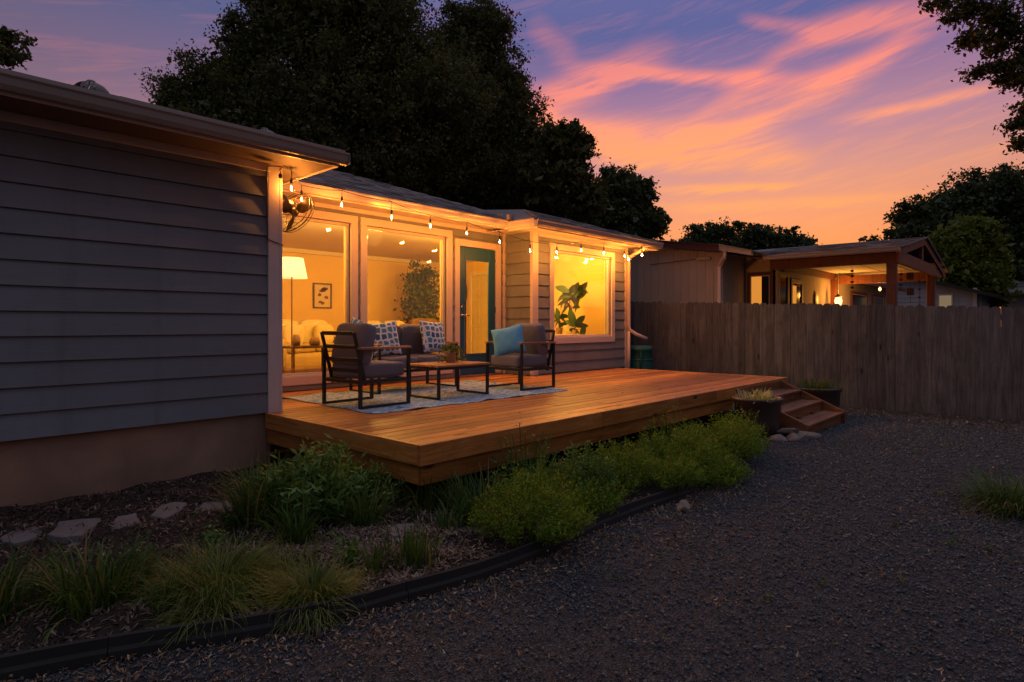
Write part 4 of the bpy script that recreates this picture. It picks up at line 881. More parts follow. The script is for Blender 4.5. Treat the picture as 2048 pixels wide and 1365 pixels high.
# flagstones
FS = {'leftmost flagstone in the mulch below the house wall': [(0.636, 4.866), (0.737, 4.973), (0.875, 4.921), (0.822, 4.769), (0.751, 4.664), (0.674, 4.661), (0.626, 4.751)],
'large angular flagstone second from the left along the wall': [(0.84, 4.643), (0.937, 4.883), (1.045, 4.854), (1.15, 4.77), (1.068, 4.611), (0.971, 4.475), (0.874, 4.53)],
'square pitted flagstone in the middle of the row along the wall': [(1.125, 4.521), (1.242, 4.746), (1.344, 4.747), (1.297, 4.489), (1.223, 4.47), (1.155, 4.475)],
'oval flagstone fourth from the left along the wall': [(1.389, 4.587), (1.511, 4.8), (1.619, 4.807), (1.669, 4.735), (1.583, 4.585), (1.431, 4.448)],
'flagstone half hidden by the strap leaved clump at the end of the row': [(1.582, 4.471), (1.787, 4.735), (1.912, 4.713), (1.948, 4.578), (1.777, 4.242), (1.671, 4.326)],
'small flagstone chip below the second flagstone': [(0.888, 4.446), (0.934, 4.485), (0.972, 4.463), (0.948, 4.432), (0.898, 4.398)],
'small flagstone among straw mulch under the deck corner': [(2.251, 3.104), (2.404, 3.181), (2.473, 3.134), (2.43, 3.055), (2.328, 3.02), (2.245, 3.02)],
'small pale flagstone behind the right sedge mound': [(1.455, 3.033), (1.537, 3.13), (1.569, 3.115), (1.551, 3.048), (1.47, 2.929), (1.431, 2.929)]}
for k, (lb, poly) in enumerate(FS.items()):
    cx = sum(q[0] for q in poly) / len(poly); cy = sum(q[1] for q in poly) / len(poly); rg_ = random.Random(k); pts = []
    for i in range(len(poly)):
        a, b_ = poly[i], poly[(i + 1) % len(poly)]
        for t_ in (0, .33, .66): j = rg_.uniform(-.008, .008); pts.append((a[0] + (b_[0] - a[0]) * t_ - cx + j, a[1] + (b_[1] - a[1]) * t_ - cy - j))
    z0 = float(bedz(cx, cy)); m_ = MB(); n = len(pts); m_.add([*[(x, y_, -.03) for x, y_ in pts], *[(x, y_, .010) for x, y_ in pts], *[(x * .96, y_ * .96, .015) for x, y_ in pts]],
        [(i, (i + 1) % n, n + (i + 1) % n, n + i) for i in range(n)] + [(n + i, n + (i + 1) % n, 2 * n + (i + 1) % n, 2 * n + i) for i in range(n)] + [tuple(range(2 * n, 3 * n))])
    o = m_.build('flagstone', M_STONE); o.location = (cx, cy, z0 - .002); tag(o, lb, 'stepping stone', 'flagstones in the planting bed')

# black edging: segments of an L profile
eg = empty('garden_edging', (2.0, 2.4, 0), 'black plastic edging curving between the planting bed and the gravel', 'edging')
ep = [Vector((x, y_, 0)) for x, y_ in EDGE]; dist = [0]
for a, b_ in zip(ep[:-1], ep[1:]): dist.append(dist[-1] + (b_ - a).length)
def eat(d):
    d = max(0, min(dist[-1], d)); i = max(j for j in range(len(dist)) if dist[j] <= d + 1e-9); i = min(i, len(ep) - 2); return ep[i].lerp(ep[i + 1], (d - dist[i]) / (dist[i + 1] - dist[i]))
d = 0
while d < dist[-1] - .1:
    d1 = min(d + .62, dist[-1]); prof = [(0, -.05), (-.032, -.045), (-.032, .036), (-.026, .044), (-.010, .046), (-.010, .086), (.004, .090), (.012, .084), (.012, -.05)]; rows = []; K = 7
    for k in range(K):
        q = eat(d + (d1 - d - .004) * k / (K - 1)); t_ = (eat(d + (d1 - d) * k / (K - 1) + .03) - eat(d + (d1 - d) * k / (K - 1) - .03)).normalized(); nrm = Vector((-t_.y, t_.x, 0)); zz = float(gz(q.x, q.y)) + random.uniform(-.001, .001)
        rows.append([q + nrm * a + Vector((0, 0, b_ + zz)) for a, b_ in prof])
    n = len(prof); m_ = MB(); m_.add([v for r_ in rows for v in r_], [(i * n + k, (i + 1) * n + k, (i + 1) * n + (k + 1) % n, i * n + (k + 1) % n) for i in range(K - 1) for k in range(n)] + [tuple(range(n)), tuple(range((K - 1) * n, K * n))[::-1]])
    m_.build('edging_segment', M_EDGE, eg)
    q = eat((d + d1) / 2); t_ = (eat((d + d1) / 2 + .03) - eat((d + d1) / 2 - .03)).normalized(); nrm = Vector((-t_.y, t_.x, 0))
    MB().lathe([(.001, .006), (.008, .004), (.009, 0)], q - nrm * .032 + Vector((0, 0, .02 + float(gz(q.x, q.y)))), 8, -nrm).build('peg_head', M_CHROME, eg)
    d = d1

# edging of bricks along the fence foot
fb = empty('brick_border', (11.7, 1.5, -.1), 'low border of half buried stones along the foot of the fence', 'border')
y = -2.6
while y < 6.2:
    L = random.uniform(.2, .4); z_ = float(gz(11.7, y)); o = MB().box(-.07, .07, 0, L - .02, -.05, random.uniform(.015, .05)).build('edging_stone', M_CONC, fb, bevel=.012)
    o.location = (11.62 - 11.7 + random.uniform(-.04, .04), y - 1.5, z_ + .1); o.rotation_euler = (random.uniform(-.04, .04), random.uniform(-.1, .1), random.uniform(-.12, .12)); y += L

# ================================================================== PLANTS IN THE BED
def plant(name, loc, V, F, mat, label, cat, group=None, part='leaves'):
    o = npmesh(name, np.asarray(V) - np.array(loc), F, mat); o.location = loc; return tag(o, label, cat, group)
def clump(x, y_, n, r0, L, w, label, seed, mat=L_LIRI, lean=.35, droop=.75, group='strap leaved clumps in the bed', segs=6, name='strap_leaf_clump', cat='grass clump'):
    z_ = float(bedz(x, y_)) if y_ > edge_y(x) else float(gz(x, y_)); V, F = blades(x, y_, z_ - .01, n, r0, L, w, lean, droop, segs, seed); return plant(name, (x, y_, z_), V, F, mat, label, cat, group)
clump(.42, 3.62, 260, .17, .32, .010, 'dark strap leaved clump at the left edge of the photo', 51)
clump(.80, 3.42, 330, .17, .34, .011, 'tall strap leaved clump left of the sedge mounds', 52)
clump(.98, 3.05, 60, .06, .24, .009, 'small strap leaved tuft below the tall left clump', 53)
clump(1.95, 4.05, 560, .24, .42, .010, 'broad strap leaved clump covering the last flagstone', 54)
clump(1.86, 3.50, 150, .10, .30, .010, 'strap leaved tuft in front of the leafy shrub', 55)
clump(2.30, 3.42, 150, .10, .34, .010, 'strap leaved tuft below the deck corner', 56)
clump(2.12, 2.68, 130, .13, .22, .010, 'upright tufts right behind the edging bend', 57, lean=.2, droop=.4)
clump(1.90, 2.74, 60, .06, .20, .010, 'small upright tuft left of the edging bend', 58, lean=.2, droop=.4)
clump(2.62, 2.95, 60, .06, .24, .009, 'thin tuft in the straw between deck and edging', 59)
clump(2.98, 3.05, 260, .20, .38, .010, 'strap leaved clump under the deck edge beside the ferny groundcover', 60)
clump(2.80, 3.40, 160, .2, .34, .009, 'shaded strap leaved clump beneath the deck corner', 61)
clump(5.80, .27, 800, .26, .36, .008, 'dark strap leaved clump on the gravel at the right edge of the photo', 62, lean=.65, droop=1.15, group='strap leaved clumps in the bed')
clump(1.10, 3.75, 40, .05, .18, .008, 'tiny tuft in the dark mulch left of centre', 63)
clump(1.65, 3.12, 70, .08, .2, .009, 'small tuft at the back of the sedge mounds', 64)
clump(1.24, 3.10, 2600, .19, .30, .0036, 'larger fine leaved sedge mound', 70, L_SEDGE, .75, 1.25, 'weeping sedge mounds by the edging', 7, 'sedge_mound', 'grass mound')
clump(1.52, 2.70, 1700, .14, .25, .0034, 'smaller fine leaved sedge mound spilling over the black edging', 71, L_SEDGE, .85, 1.3, 'weeping sedge mounds by the edging', 7, 'sedge_mound', 'grass mound')
clump(1.12, 2.88, 500, .12, .24, .0034, 'flat fringe of sedge at the foot of the larger mound', 72, L_SEDGE, .95, 1.3, 'weeping sedge mounds by the edging', 6, 'sedge_mound', 'grass mound')
def leafy(x, y_, rx, ry, h, n, ls, lw, label, seed, mat, name='leafy_shrub', cat='shrub', up=.6, stemmat=None, group=None, clumps=26, stems=True, spike=.0):
    rg = np.random.default_rng(seed); z0 = float(bedz(x, y_)) if y_ > edge_y(x) else float(gz(x, y_))
    ns = max(6, n // clumps); th = rg.uniform(0, 6.283, ns); rr = np.sqrt(rg.uniform(0, 1, ns)); tipx = x + rx * rr * np.cos(th); tipy = y_ + ry * rr * np.sin(th)
    hh = h * np.sqrt(np.clip(1 - rr ** 2 * .75, .05, 1)) * rg.uniform(.55, 1.18 + spike, ns) * (1 + .16 * np.sin(th * 3 + seed) + .10 * np.sin(th * 7 + seed * 2))
    bx_ = x + (tipx - x) * .45; by_ = y_ + (tipy - y_) * .45; k = np.repeat(np.arange(ns), clumps); t_ = rg.uniform(.15, 1, len(k)) ** .6
    P_ = np.stack([bx_[k] + (tipx - bx_)[k] * t_, by_[k] + (tipy - by_)[k] * t_, z0 + .01 + hh[k] * t_], 1) + rg.normal(0, ls * .55, (len(k), 3)); P_[:, 2] = np.maximum(P_[:, 2], z0 + .01)
    D = rg.normal(size=(len(k), 3)) * .8 + np.stack([(P_[:, 0] - x) / rx, (P_[:, 1] - y_) / ry, np.full(len(k), up)], 1) * .8
    s = ls * rg.uniform(.6, 1.25, len(k)); V, F = leaf_quads(P_, D, s, s * lw)
    t0 = empty(name, (x, y_, z0), label, cat, group); npmesh('foliage', V, F, mat, t0)
    if stems:
        m_ = MB()
        for q in range(0, ns, max(1, ns // 60)): m_.tube([(bx_[q], by_[q], z0), ((bx_[q] + tipx[q]) / 2, (by_[q] + tipy[q]) / 2, z0 + hh[q] * .55), (tipx[q], tipy[q], z0 + hh[q] * .95)], .0028, 4)
        m_.build('stems', mat, t0)
leafy(2.20, 3.86, .42, .40, .34, 4200, .074, .28, 'leafy green shrub with lance shaped leaves in front of the left end of the deck', 81, L_SHRUB, spike=.15)
leafy(2.50, 3.62, .22, .22, .28, 600, .05, .30, 'shaded low shrub just under the deck corner', 82, L_SHRUB)
leafy(1.40, 3.55, .07, .07, .14, 60, .035, .45, 'tiny seedling with round leaves in the mulch behind the sedge', 83, L_SHRUB)
leafy(1.84, 2.92, .08, .08, .17, 90, .045, .35, 'small leafy seedling beside the upright tuft', 84, L_SHRUB)
FG = 'mounds of feathery green groundcover along the deck'
leafy(2.84, 2.44, .40, .40, .33, 10500, .028, .28, 'bright feathery mound spilling over the edging, nearest the camera', 91, L_FERN, 'groundcover_mound', 'groundcover', group=FG, clumps=30)
leafy(3.42, 2.82, .34, .28, .28, 5500, .028, .28, 'bright feathery mound just behind the nearest one', 92, L_FERN, 'groundcover_mound', 'groundcover', group=FG, clumps=30)
leafy(3.78, 2.70, .28, .24, .36, 3000, .035, .36, 'darker rounded green bush between the bright feathery mounds', 93, L_SHRUB, 'groundcover_mound', 'groundcover', group=FG, clumps=24)
leafy(4.30, 2.72, .45, .38, .32, 8500, .030, .28, 'wide feathery mound in the middle of the deck front', 94, L_FERN, 'groundcover_mound', 'groundcover', group=FG, clumps=30)
leafy(5.10, 2.62, .50, .40, .34, 8500, .032, .28, 'feathery mound reaching the deck fascia', 95, L_FERN, 'groundcover_mound', 'groundcover', group=FG, clumps=30)
leafy(5.00, 2.22, .42, .26, .22, 5000, .030, .28, 'low feathery edge creeping onto the gravel', 96, L_FERN, 'groundcover_mound', 'groundcover', group=FG, clumps=30)
leafy(5.85, 2.50, .45, .40, .36, 7500, .034, .28, 'feathery mound at the far end below the deck', 97, L_FERN, 'groundcover_mound', 'groundcover', group=FG, clumps=30)
leafy(6.40, 2.62, .35, .30, .36, 3800, .036, .28, 'last feathery mound next to the dark gap before the pot', 98, L_FERN, 'groundcover_mound', 'groundcover', group=FG, clumps=30)
leafy(3.55, 2.42, .30, .16, .20, 2600, .028, .28, 'thin feathery sprigs over the edging by the lone rock', 99, L_FERN, 'groundcover_mound', 'groundcover', group=FG, clumps=24)
leafy(4.45, 2.28, .34, .16, .22, 3200, .028, .28, 'thin feathery fringe hiding the far end of the edging', 102, L_FERN, 'groundcover_mound', 'groundcover', group=FG, clumps=24)
leafy(5.6, 2.98, .6, .18, .38, 900, .034, .3, 'loose sprays rising against the lower deck board', 100, L_FERN, 'groundcover_mound', 'groundcover', group=FG, clumps=9, spike=.2)
leafy(3.6, 3.14, .5, .14, .36, 700, .034, .3, 'thin dark sprays in the shade under the deck edge', 101, L_SHRUB, 'groundcover_mound', 'groundcover', group=FG, clumps=9, spike=.3)

# mulch chips, straw, gravel stones, dry litter
def chips(name, X_, Y_, Z_, L0, L1, wd, mat, label, curl=.35, seed=1, seg=1):
    rg = np.random.default_rng(seed); n = len(X_); a = rg.uniform(0, 6.283, n); tilt = rg.normal(0, .35, n); L = rg.uniform(L0, L1, n); w = L * wd * rg.uniform(.5, 1.2, n)
    d = np.stack([np.cos(a) * np.cos(tilt), np.sin(a) * np.cos(tilt), np.sin(tilt)], 1); s = np.stack([-np.sin(a), np.cos(a), rg.normal(0, .4, n)], 1); s = unit(s); C = np.stack([X_, Y_, Z_ + np.abs(d[:, 2]) * L * .5 + w * .3], 1); up = np.cross(d, s)
    K = (rg.normal(0, curl, n) * L)[:, None]; L = L[:, None] * .5; w = w[:, None] * .5; k2 = (rg.normal(0, .25, n))[:, None] * L
    V = np.stack([C - d * L - s * w * .5 + up * K * .3 + s * k2, C - d * L + s * w * .5 + up * K * .3 + s * k2, C + s * w - up * K * .2, C + d * L + s * w * .4 + up * K * .3 + s * k2, C + d * L - s * w * .4 + up * K * .3 + s * k2, C - s * w - up * K * .2], 1).reshape(-1, 3)
    b_ = (np.arange(n) * 6)[:, None]; F = np.concatenate([b_ + np.array([0, 5, 2, 1]), b_ + np.array([5, 4, 3, 2])], 0); o = npmesh(name, V, F, mat); o['kind'] = 'stuff'; o['label'] = label; return o
rg = np.random.default_rng(5)
n = 26000; X_ = rg.uniform(-.6, 4.2, n) ; e_ = edge_y(X_); Y_ = e_ + .02 + rg.uniform(0, 1, n) * (5.56 - e_); k = (Y_ < 3.3 + 0 * X_) | (X_ < 2.75); X_, Y_ = X_[k], Y_[k]
chips('mulch_chips', X_, Y_, bedz(X_, Y_), .012, .045, .35, M_CHIP, 'dark shredded bark mulch in the bed', seed=6)
n = 7000; X_ = rg.normal(2.0, .42, n); Y_ = rg.normal(3.0, .33, n); k = (Y_ > edge_y(X_) + .01); X_, Y_ = X_[k], Y_[k]
chips('straw_mulch', X_, Y_, bedz(X_, Y_) + .006, .015, .05, .22, M_STRAW, 'pale dry straw and leaf mulch behind the edging', seed=7, curl=.5)
# gravel stones
n = 150000; dd = rg.uniform(0, 1, n) ** .75 * 9.6 + 1.9; aa = rg.uniform(-.72, .72, n) ; X_ = dd * (np.cos(aa) * .7373 + np.sin(aa) * .6756); Y_ = dd * (np.cos(aa) * .6756 - np.sin(aa) * .7373)
k = (Y_ < edge_y(X_) - .03) & (X_ < 11.5); X_, Y_, dd = X_[k], Y_[k], dd[k]; n = len(X_)
O8 = np.array([(1, 0, 0), (0, 1, 0), (-1, 0, 0), (0, -1, 0), (0, 0, 1), (0, 0, -1)], float); F8 = np.array([(0, 1, 4), (1, 2, 4), (2, 3, 4), (3, 0, 4), (1, 0, 5), (2, 1, 5), (3, 2, 5), (0, 3, 5)])
s_ = rg.uniform(.003, .0062, n) * np.where(rg.uniform(0, 1, n) < .04, 1.7, 1.) * (1 + dd * .10); sc_ = np.stack([s_ * rg.uniform(.8, 1.5, n), s_ * rg.uniform(.6, 1.1, n), s_ * rg.uniform(.5, .9, n)], 1); a = rg.uniform(0, 6.283, n)
V = O8[None] * sc_[:, None, :] + rg.normal(0, .0012, (n, 6, 3)); cA, sA = np.cos(a)[:, None], np.sin(a)[:, None]; Vx = V[..., 0] * cA - V[..., 1] * sA; Vy = V[..., 0] * sA + V[..., 1] * cA
V = np.stack([Vx + X_[:, None], Vy + Y_[:, None], V[..., 2] + (gz(X_, Y_) + s_ * .25)[:, None]], -1); o = npmesh('gravel_stones', V, (np.arange(n)[:, None, None] * 6 + F8[None]).reshape(-1, 3), M_PEB); o['kind'] = 'stuff'; o['label'] = 'loose dark grey gravel of the yard'
# dry litter: drifts along the edging and scattered
n = 4200; X_ = rg.uniform(-.2, 5.2, n); Y_ = edge_y(X_) - .03 - np.abs(rg.normal(0, .20, n)); X2 = rg.uniform(.5, 11.4, 5200); Y2 = rg.uniform(-3.5, 3.3, 5200); k = Y2 < edge_y(X2) - .05; X3 = []; Y3 = []
for _ in range(34):
    cx, cy = rg.uniform(.6, 6), rg.uniform(-1.5, 2.2)
    if cy < edge_y(cx) - .05: m = int(rg.uniform(15, 70)); X3.append(rg.normal(cx, .10, m)); Y3.append(rg.normal(cy, .07, m))
X3 = np.concatenate(X3); Y3 = np.concatenate(Y3); k3 = Y3 < edge_y(X3) - .04
X_ = np.concatenate([X_, X2[k], X3[k3]]); Y_ = np.concatenate([Y_, Y2[k], Y3[k3]])
chips('dry_leaf_litter', X_, Y_, gz(X_, Y_) + .004, .009, .032, .30, M_LITTER, 'dry brown leaf litter on the gravel', seed=8, curl=.5)
X_ = rg.uniform(10.6, 11.8, 2500); Y_ = rg.uniform(-2.5, 5.5, 2500); chips('fence_leaf_litter', X_, Y_, gz(X_, Y_) + .006, .015, .05, .4, M_LITTER, 'dry leaves gathered along the fence foot', seed=9)
wv = [blades(x_, y_, float(gz(x_, y_)), 9, .025, .07, .006, .7, .8, 3, k) for k, (x_, y_) in enumerate(zip(rg.uniform(2.2, 8.5, 46), rg.uniform(-1.2, 2.0, 46))) if y_ < edge_y(x_) - .1]
V, F = merge(*wv); o = npmesh('gravel_weeds', V, F, L_LIRI); o['kind'] = 'stuff'; o['label'] = 'tiny green weeds sprouting in the gravel'
X_ = rg.uniform(2.75, 9.9, 260); Y_ = rg.uniform(3.35, 6.3, 260); chips('deck_leaf_crumbs', X_, Y_, np.full(260, HD + .002), .006, .022, .4, M_LITTER, 'few dry leaf crumbs on the deck', seed=10, curl=.3)

# ================================================================== THINGS INSIDE THE ROOM
fl = empty('floor_lamp', (4.50, 8.6, HD), 'lit floor lamp with a white tapered shade behind the left picture window', 'lamp')
MB().lathe([(.001, 0), (.14, 0), (.14, .02), (.02, .03), (.001, .03)], (4.50, 8.6, HD), 24).build('base', M_DARKW, fl, smooth=True)
MB().tube([(4.50, 8.6, HD + .03), (4.50, 8.6, 2.08)], .011, 8).build('pole', M_DARKW, fl)
MB().lathe([(.225, 0), (.165, .30)], (4.50, 8.6, 2.05), 32).build('lamp_shade', M_SHADE, fl, smooth=True)
MB().lathe([(.001, 2.13), (.03, 2.15), (.035, 2.19), (.02, 2.23), (.001, 2.235)], (4.50, 8.6, 0), 12).build('bulb', M_DOME, fl, smooth=True)
pf = empty('framed_picture', (6.70, 11.53, 1.95), 'framed abstract print on the back wall seen through the left picture window', 'picture')
m_ = MB(); m_.box(6.50, 6.93, 11.52, 11.548, 2.19, 2.22); m_.box(6.50, 6.93, 11.52, 11.548, 1.69, 1.72); m_.box(6.50, 6.53, 11.52, 11.548, 1.72, 2.19); m_.box(6.90, 6.93, 11.52, 11.548, 1.72, 2.19); m_.build('frame', M_DARKW, pf)
MB().box(6.53, 6.90, 11.535, 11.549, 1.72, 2.19).build('print', M_PAPER, pf)
rgp = random.Random(3)
for k in range(9):
    cx, cz = rgp.uniform(6.60, 6.83), rgp.uniform(1.80, 2.12); pts = [(cx + rgp.uniform(.03, .06) * math.cos(a * .9), cz + rgp.uniform(.02, .05) * math.sin(a * .9)) for a in range(7)]
    MB().prism(pts, 1, 11.530, 11.5345 - k * .0002).build('printed_shape', M_INK, pf)
m2 = empty('wall_mirror', (10.26, 11.05, 1.9), 'small oval mirror on the inside wall seen through the left side of the door glass', 'mirror')
MB().add([(10.262 - .006 * (k < .9), 11.05 + .16 * math.cos(a) * k, 2.15 + .36 * math.sin(a) * k) for k in (1, .82) for a in [i * .314 for i in range(20)]], [(i, (i + 1) % 20, 20 + (i + 1) % 20, 20 + i) for i in range(20)]).build('frame', M_DARKW, m2)
MB().add([(10.258, 11.05 + .131 * math.cos(i * .314), 2.15 + .295 * math.sin(i * .314)) for i in range(20)], [tuple(range(20))]).build('glass', M_CHROME, m2)
m_ = MB(); m_.box(10.235, 10.279, 10.02, 10.10, HD, 2.62); m_.box(10.235, 10.279, 10.72, 10.80, HD, 2.62); m_.box(10.235, 10.279, 10.10, 10.72, 2.54, 2.62); idf = m_.build('inner_door_frame', M_CEIL, house, bevel=.004)
m_ = MB(); m_.box(10.255, 10.279, 10.105, 10.715, HD + .01, 2.535)
for z0_, z1_ in ((.62, 1.25), (1.37, 1.95), (2.05, 2.45)):
    for y0_, y1_ in ((10.17, 10.38), (10.44, 10.65)): m_.box(10.246, 10.254, y0_, y1_, z0_, z1_)
m_.build('inner_door', M_WHITEC, house, bevel=.004)
def insofa(x, y_, w, d, rz, fab, cush, label, ncu):
    t_ = empty('indoor_sofa', (x, y_, HD), label, 'sofa', None, rz); WO[t_.name] = Vector((0, 0, 0))
    def blk(nm, cx, cy, cz, a, b_, c_, mt=fab, n_=7): v_, f_ = superbox(cx, cy, cz, a, b_, c_, n_, 7); m_ = MB(); m_.add(v_, f_); m_.build(nm, mt, t_, smooth=True)
    blk('base', 0, 0, .22, w, d, .30); blk('backrest', 0, d / 2 - .1, .50, w, .2, .70)
    blk('arm', -w / 2 + .09, 0, .36, .18, d, .52); blk('arm', w / 2 - .09, 0, .36, .18, d, .52)
    for k in range(ncu):
        cw = (w - .38) / ncu; cx = -w / 2 + .19 + cw * (k + .5); blk('seat_cushion', cx, -.05, .44, cw - .01, d - .28, .15); blk('back_cushion', cx, d / 2 - .27, .70, cw - .02, .17, .44, cush, 4)
        blk('loose_cushion', cx + .1, d / 2 - .42, .66, .42, .14, .36, cush, 3.5)
    for s in (-1, 1):
        for s2 in (-1, 1): MB().box(s * (w / 2 - .1) - .02, s * (w / 2 - .1) + .02, s2 * (d / 2 - .1) - .02, s2 * (d / 2 - .1) + .02, 0, .08).build('leg', M_DARKW, t_)
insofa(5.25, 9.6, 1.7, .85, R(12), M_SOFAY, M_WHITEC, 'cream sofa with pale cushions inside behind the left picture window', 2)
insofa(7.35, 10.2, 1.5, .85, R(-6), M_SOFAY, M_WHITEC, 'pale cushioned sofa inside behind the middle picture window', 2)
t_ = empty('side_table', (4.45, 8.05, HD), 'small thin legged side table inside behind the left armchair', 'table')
MB().box(4.12, 4.82, 7.85, 8.25, HD + .50, HD + .53).build('top', M_DARKW, t_)
for a in (4.15, 4.78):
    for b_ in (7.88, 8.21): MB().box(a - .012, a + .012, b_ - .012, b_ + .012, HD, HD + .50).build('leg', M_DARKW, t_)
for k, (a, b_, w_, h_) in enumerate(((4.28, 8.05, .12, .16), (4.55, 8.02, .16, .12))):
    o = MB().lathe([(.001, 0), (w_ * .4, 0), (w_ * .5, h_ * .4), (w_ * .35, h_), (.001, h_)], (a, b_, HD + .531), 14).build('storage_jar', M_SOFAB, smooth=True); tag(o, ['tall dim jar on the side table inside', 'squat dim jar on the side table inside'][k], 'jar')
t_ = empty('wing_chair', (8.25, 9.9, HD), 'brown upholstered chair back below the big indoor plant', 'chair')
for nm, q in (('seat', (8.25, 9.8, .30, .70, .7, .4)), ('backrest', (8.25, 10.1, .62, .75, .18, .70)), ('arm', (7.93, 9.85, .48, .12, .6, .3)), ('arm', (8.57, 9.85, .48, .12, .6, .3))):
    v_, f_ = superbox(q[0], q[1], HD + q[2], q[3], q[4], q[5], 6, 7); m_ = MB(); m_.add(v_, f_); m_.build(nm, M_SOFAB, t_, smooth=True)
ip = empty('indoor_tree', (8.75, 10.75, HD), 'tall bushy leafy house plant inside behind the middle picture window', 'plant')
MB().lathe([(.001, 0), (.17, 0), (.21, .36), (.001, .36)], (8.75, 10.75, HD), 20).build('pot', M_POTTAN, ip, smooth=True)
m_ = MB()
for k in range(7): a = k * .9; m_.tube([(8.75, 10.75, HD + .3), (8.75 + .12 * math.cos(a), 10.75 + .12 * math.sin(a), 1.5), (8.75 + .35 * math.cos(a), 10.75 + .35 * math.sin(a), 2.3 + .1 * k % .4)], [.014, .01, .004], 5)
m_.build('stem', M_BARK, ip)
V, F = crown([(8.75, 10.75, 2.35, .42, .42), (8.8, 10.75, 1.75, .46, .45), (8.6, 10.7, 1.45, .33, .3), (8.45, 10.7, 1.95, .28, .3)], 2600, .10, .16, 12, 5, .4); npmesh('leaves', V, F, L_IND, ip)
# low cabinet and fig plants in the bay
t_ = empty('plant_cabinet', (9.55, 7.3, HD), 'low pale cabinet holding the plants behind the bay window', 'cabinet')
MB().box(9.30, 9.85, 6.80, 7.95, HD, 1.14).build('body', M_WHITEC, t_, bevel=.01); MB().box(9.27, 9.88, 6.77, 7.98, 1.14, 1.165).build('top', M_CEIL, t_)
def figplant(x, y_, z0, h, leaves, label, seed, potr=.07, poth=.13, potmat=None):
    g_ = empty('fig_plant', (x, y_, z0), label, 'plant', 'plants behind the bay window'); rg_ = random.Random(seed)
    MB().lathe([(.001, 0), (potr * .8, 0), (potr, poth), (potr * .9, poth), (.001, poth * .9)], (x, y_, z0), 16).build('pot', potmat or M_SOFAB, g_, smooth=True)
    MB().tube([(x, y_, z0 + poth * .8), (x + .01, y_ + .02, z0 + h * .6), (x, y_, z0 + h)], [.011, .009, .006], 6).build('stem', M_BARK, g_)
    leaves = list(leaves) + [(rg_.uniform(-.18, .12), rg_.uniform(-.22, .10), rg_.uniform(.14, .24), R(rg_.uniform(0, 360)), rg_.uniform(.3, 1.2)) for _ in range(6 if h > .5 else 3)]
    for (dy_, dz_, L, ang, cur) in leaves:
        vs = []; nS = 7; L *= 1.2; base_ = Vector((x, y_, z0 + h * .92)); st = base_ + Vector((rg_.uniform(-.03, .03), dy_, dz_)); W = L * .42; py, pz = st.y, st.z; an = ang
        for i in range(nS + 1):
            tt = i / nS; wd = W * .5 * math.sin(math.pi * min(.98, tt * .93 + .05)) ** .75; nx_ = 1
            for s in (-1, 0, 1): vs.append((st.x + (.6 * s * wd) * nx_ , py - s * wd * .8 * math.sin(an), pz + s * wd * .8 * math.cos(an) + (.012 if s == 0 else 0)))
            py += math.cos(an) * L / nS; pz += math.sin(an) * L / nS; an -= cur / nS * (1 if math.cos(ang) > 0 else -1)
        MB().add(vs, [q for i in range(nS) for q in ((3 * i, 3 * i + 1, 3 * i + 4, 3 * i + 3), (3 * i + 1, 3 * i + 2, 3 * i + 5, 3 * i + 4))]).build('leaf', L_FIG, g_, smooth=True)
        MB().tube([base_ - Vector((0, 0, .05)), st], .005, 5).build('leaf_stalk', L_FIG, g_)
figplant(9.55, 7.22, 1.165, .78, [(-.05, .02, .34, R(20), 1.6), (-.10, .05, .38, R(-5), 1.5), (-.02, .02, .30, R(-50), .5), (.02, .1, .42, R(150), 1.4), (.05, .02, .34, R(185), 1.5), (.0, .1, .30, R(30), .4), (-.24, .0, .28, R(-60), .3), (-.3, .06, .30, R(10), 1.3), (-.28, .02, .26, R(-35), .8), (-.2, .12, .24, R(160), -.6), (.16, .1, .34, R(195), 1.3), (.12, -.08, .28, R(215), 1.0), (.0, -.12, .26, R(240), .5)], 'big arching dark leaved fig behind the bay window', 1, .13, .17, M_WHITEC)
figplant(9.45, 7.40, 1.165, .34, [(0, 0, .22, R(30), 1.0), (0, 0, .2, R(-10), 1.0), (0, 0, .22, R(150), 1.0), (0, .02, .2, R(195), 1.0), (0, .0, .18, R(80), .3), (-.05, .0, .2, R(-40), .6), (.03, -.04, .2, R(230), .6)], 'smaller dark leaved plant left of the big fig in the bay', 2)
figplant(9.40, 6.98, 1.165, .16, [(0, 0, .30, R(75), .2), (0, 0, .26, R(130), .3), (0, 0, .25, R(165), .5), (.02, 0, .2, R(40), .4)], 'low angular plant cutting right of the figs in the bay', 3, .05, .09, M_POTTAN)

# ================================================================== NEIGHBOUR HOUSE WITH COVERED PATIO
nh = empty('neighbour_house', (15, 6, -.2), 'pale panelled neighbour house with maroon fascia and lit windows beyond the fence', 'house')
def panel_wall(axis, c, sgn, a0, a1, z0, z1, holes, step=.203, topf=None):
    """grooved upright boards: each board a box, grooves between"""
    a = a0
    while a < a1 - .01:
        b_ = min(a + step, a1); zt = topf((a + b_) / 2) if topf else z1; spans = [(z0, zt)]
        for h0, h1, hz0, hz1 in holes:
            if h0 < (a + b_) / 2 < h1:
                spans = [s for (l_, t_) in spans for s in ((l_, min(t_, hz0)), (max(l_, hz1), t_)) if s[1] - s[0] > .02]
        for l_, t_ in spans:
            m_ = MB(); th = random.uniform(.012, .014)
            (m_.box(a + .003, b_ - .003, min(c, c + sgn * th), max(c, c + sgn * th), l_, t_) if axis == 'y' else m_.box(min(c, c + sgn * th), max(c, c + sgn * th), a + .003, b_ - .003, l_, t_))
            m_.build('wall_board', M_NWALL, nh)
        a = b_
NX = 13.6
def ntop(y_): return 3.0 + (y_ - 5.8) * .155
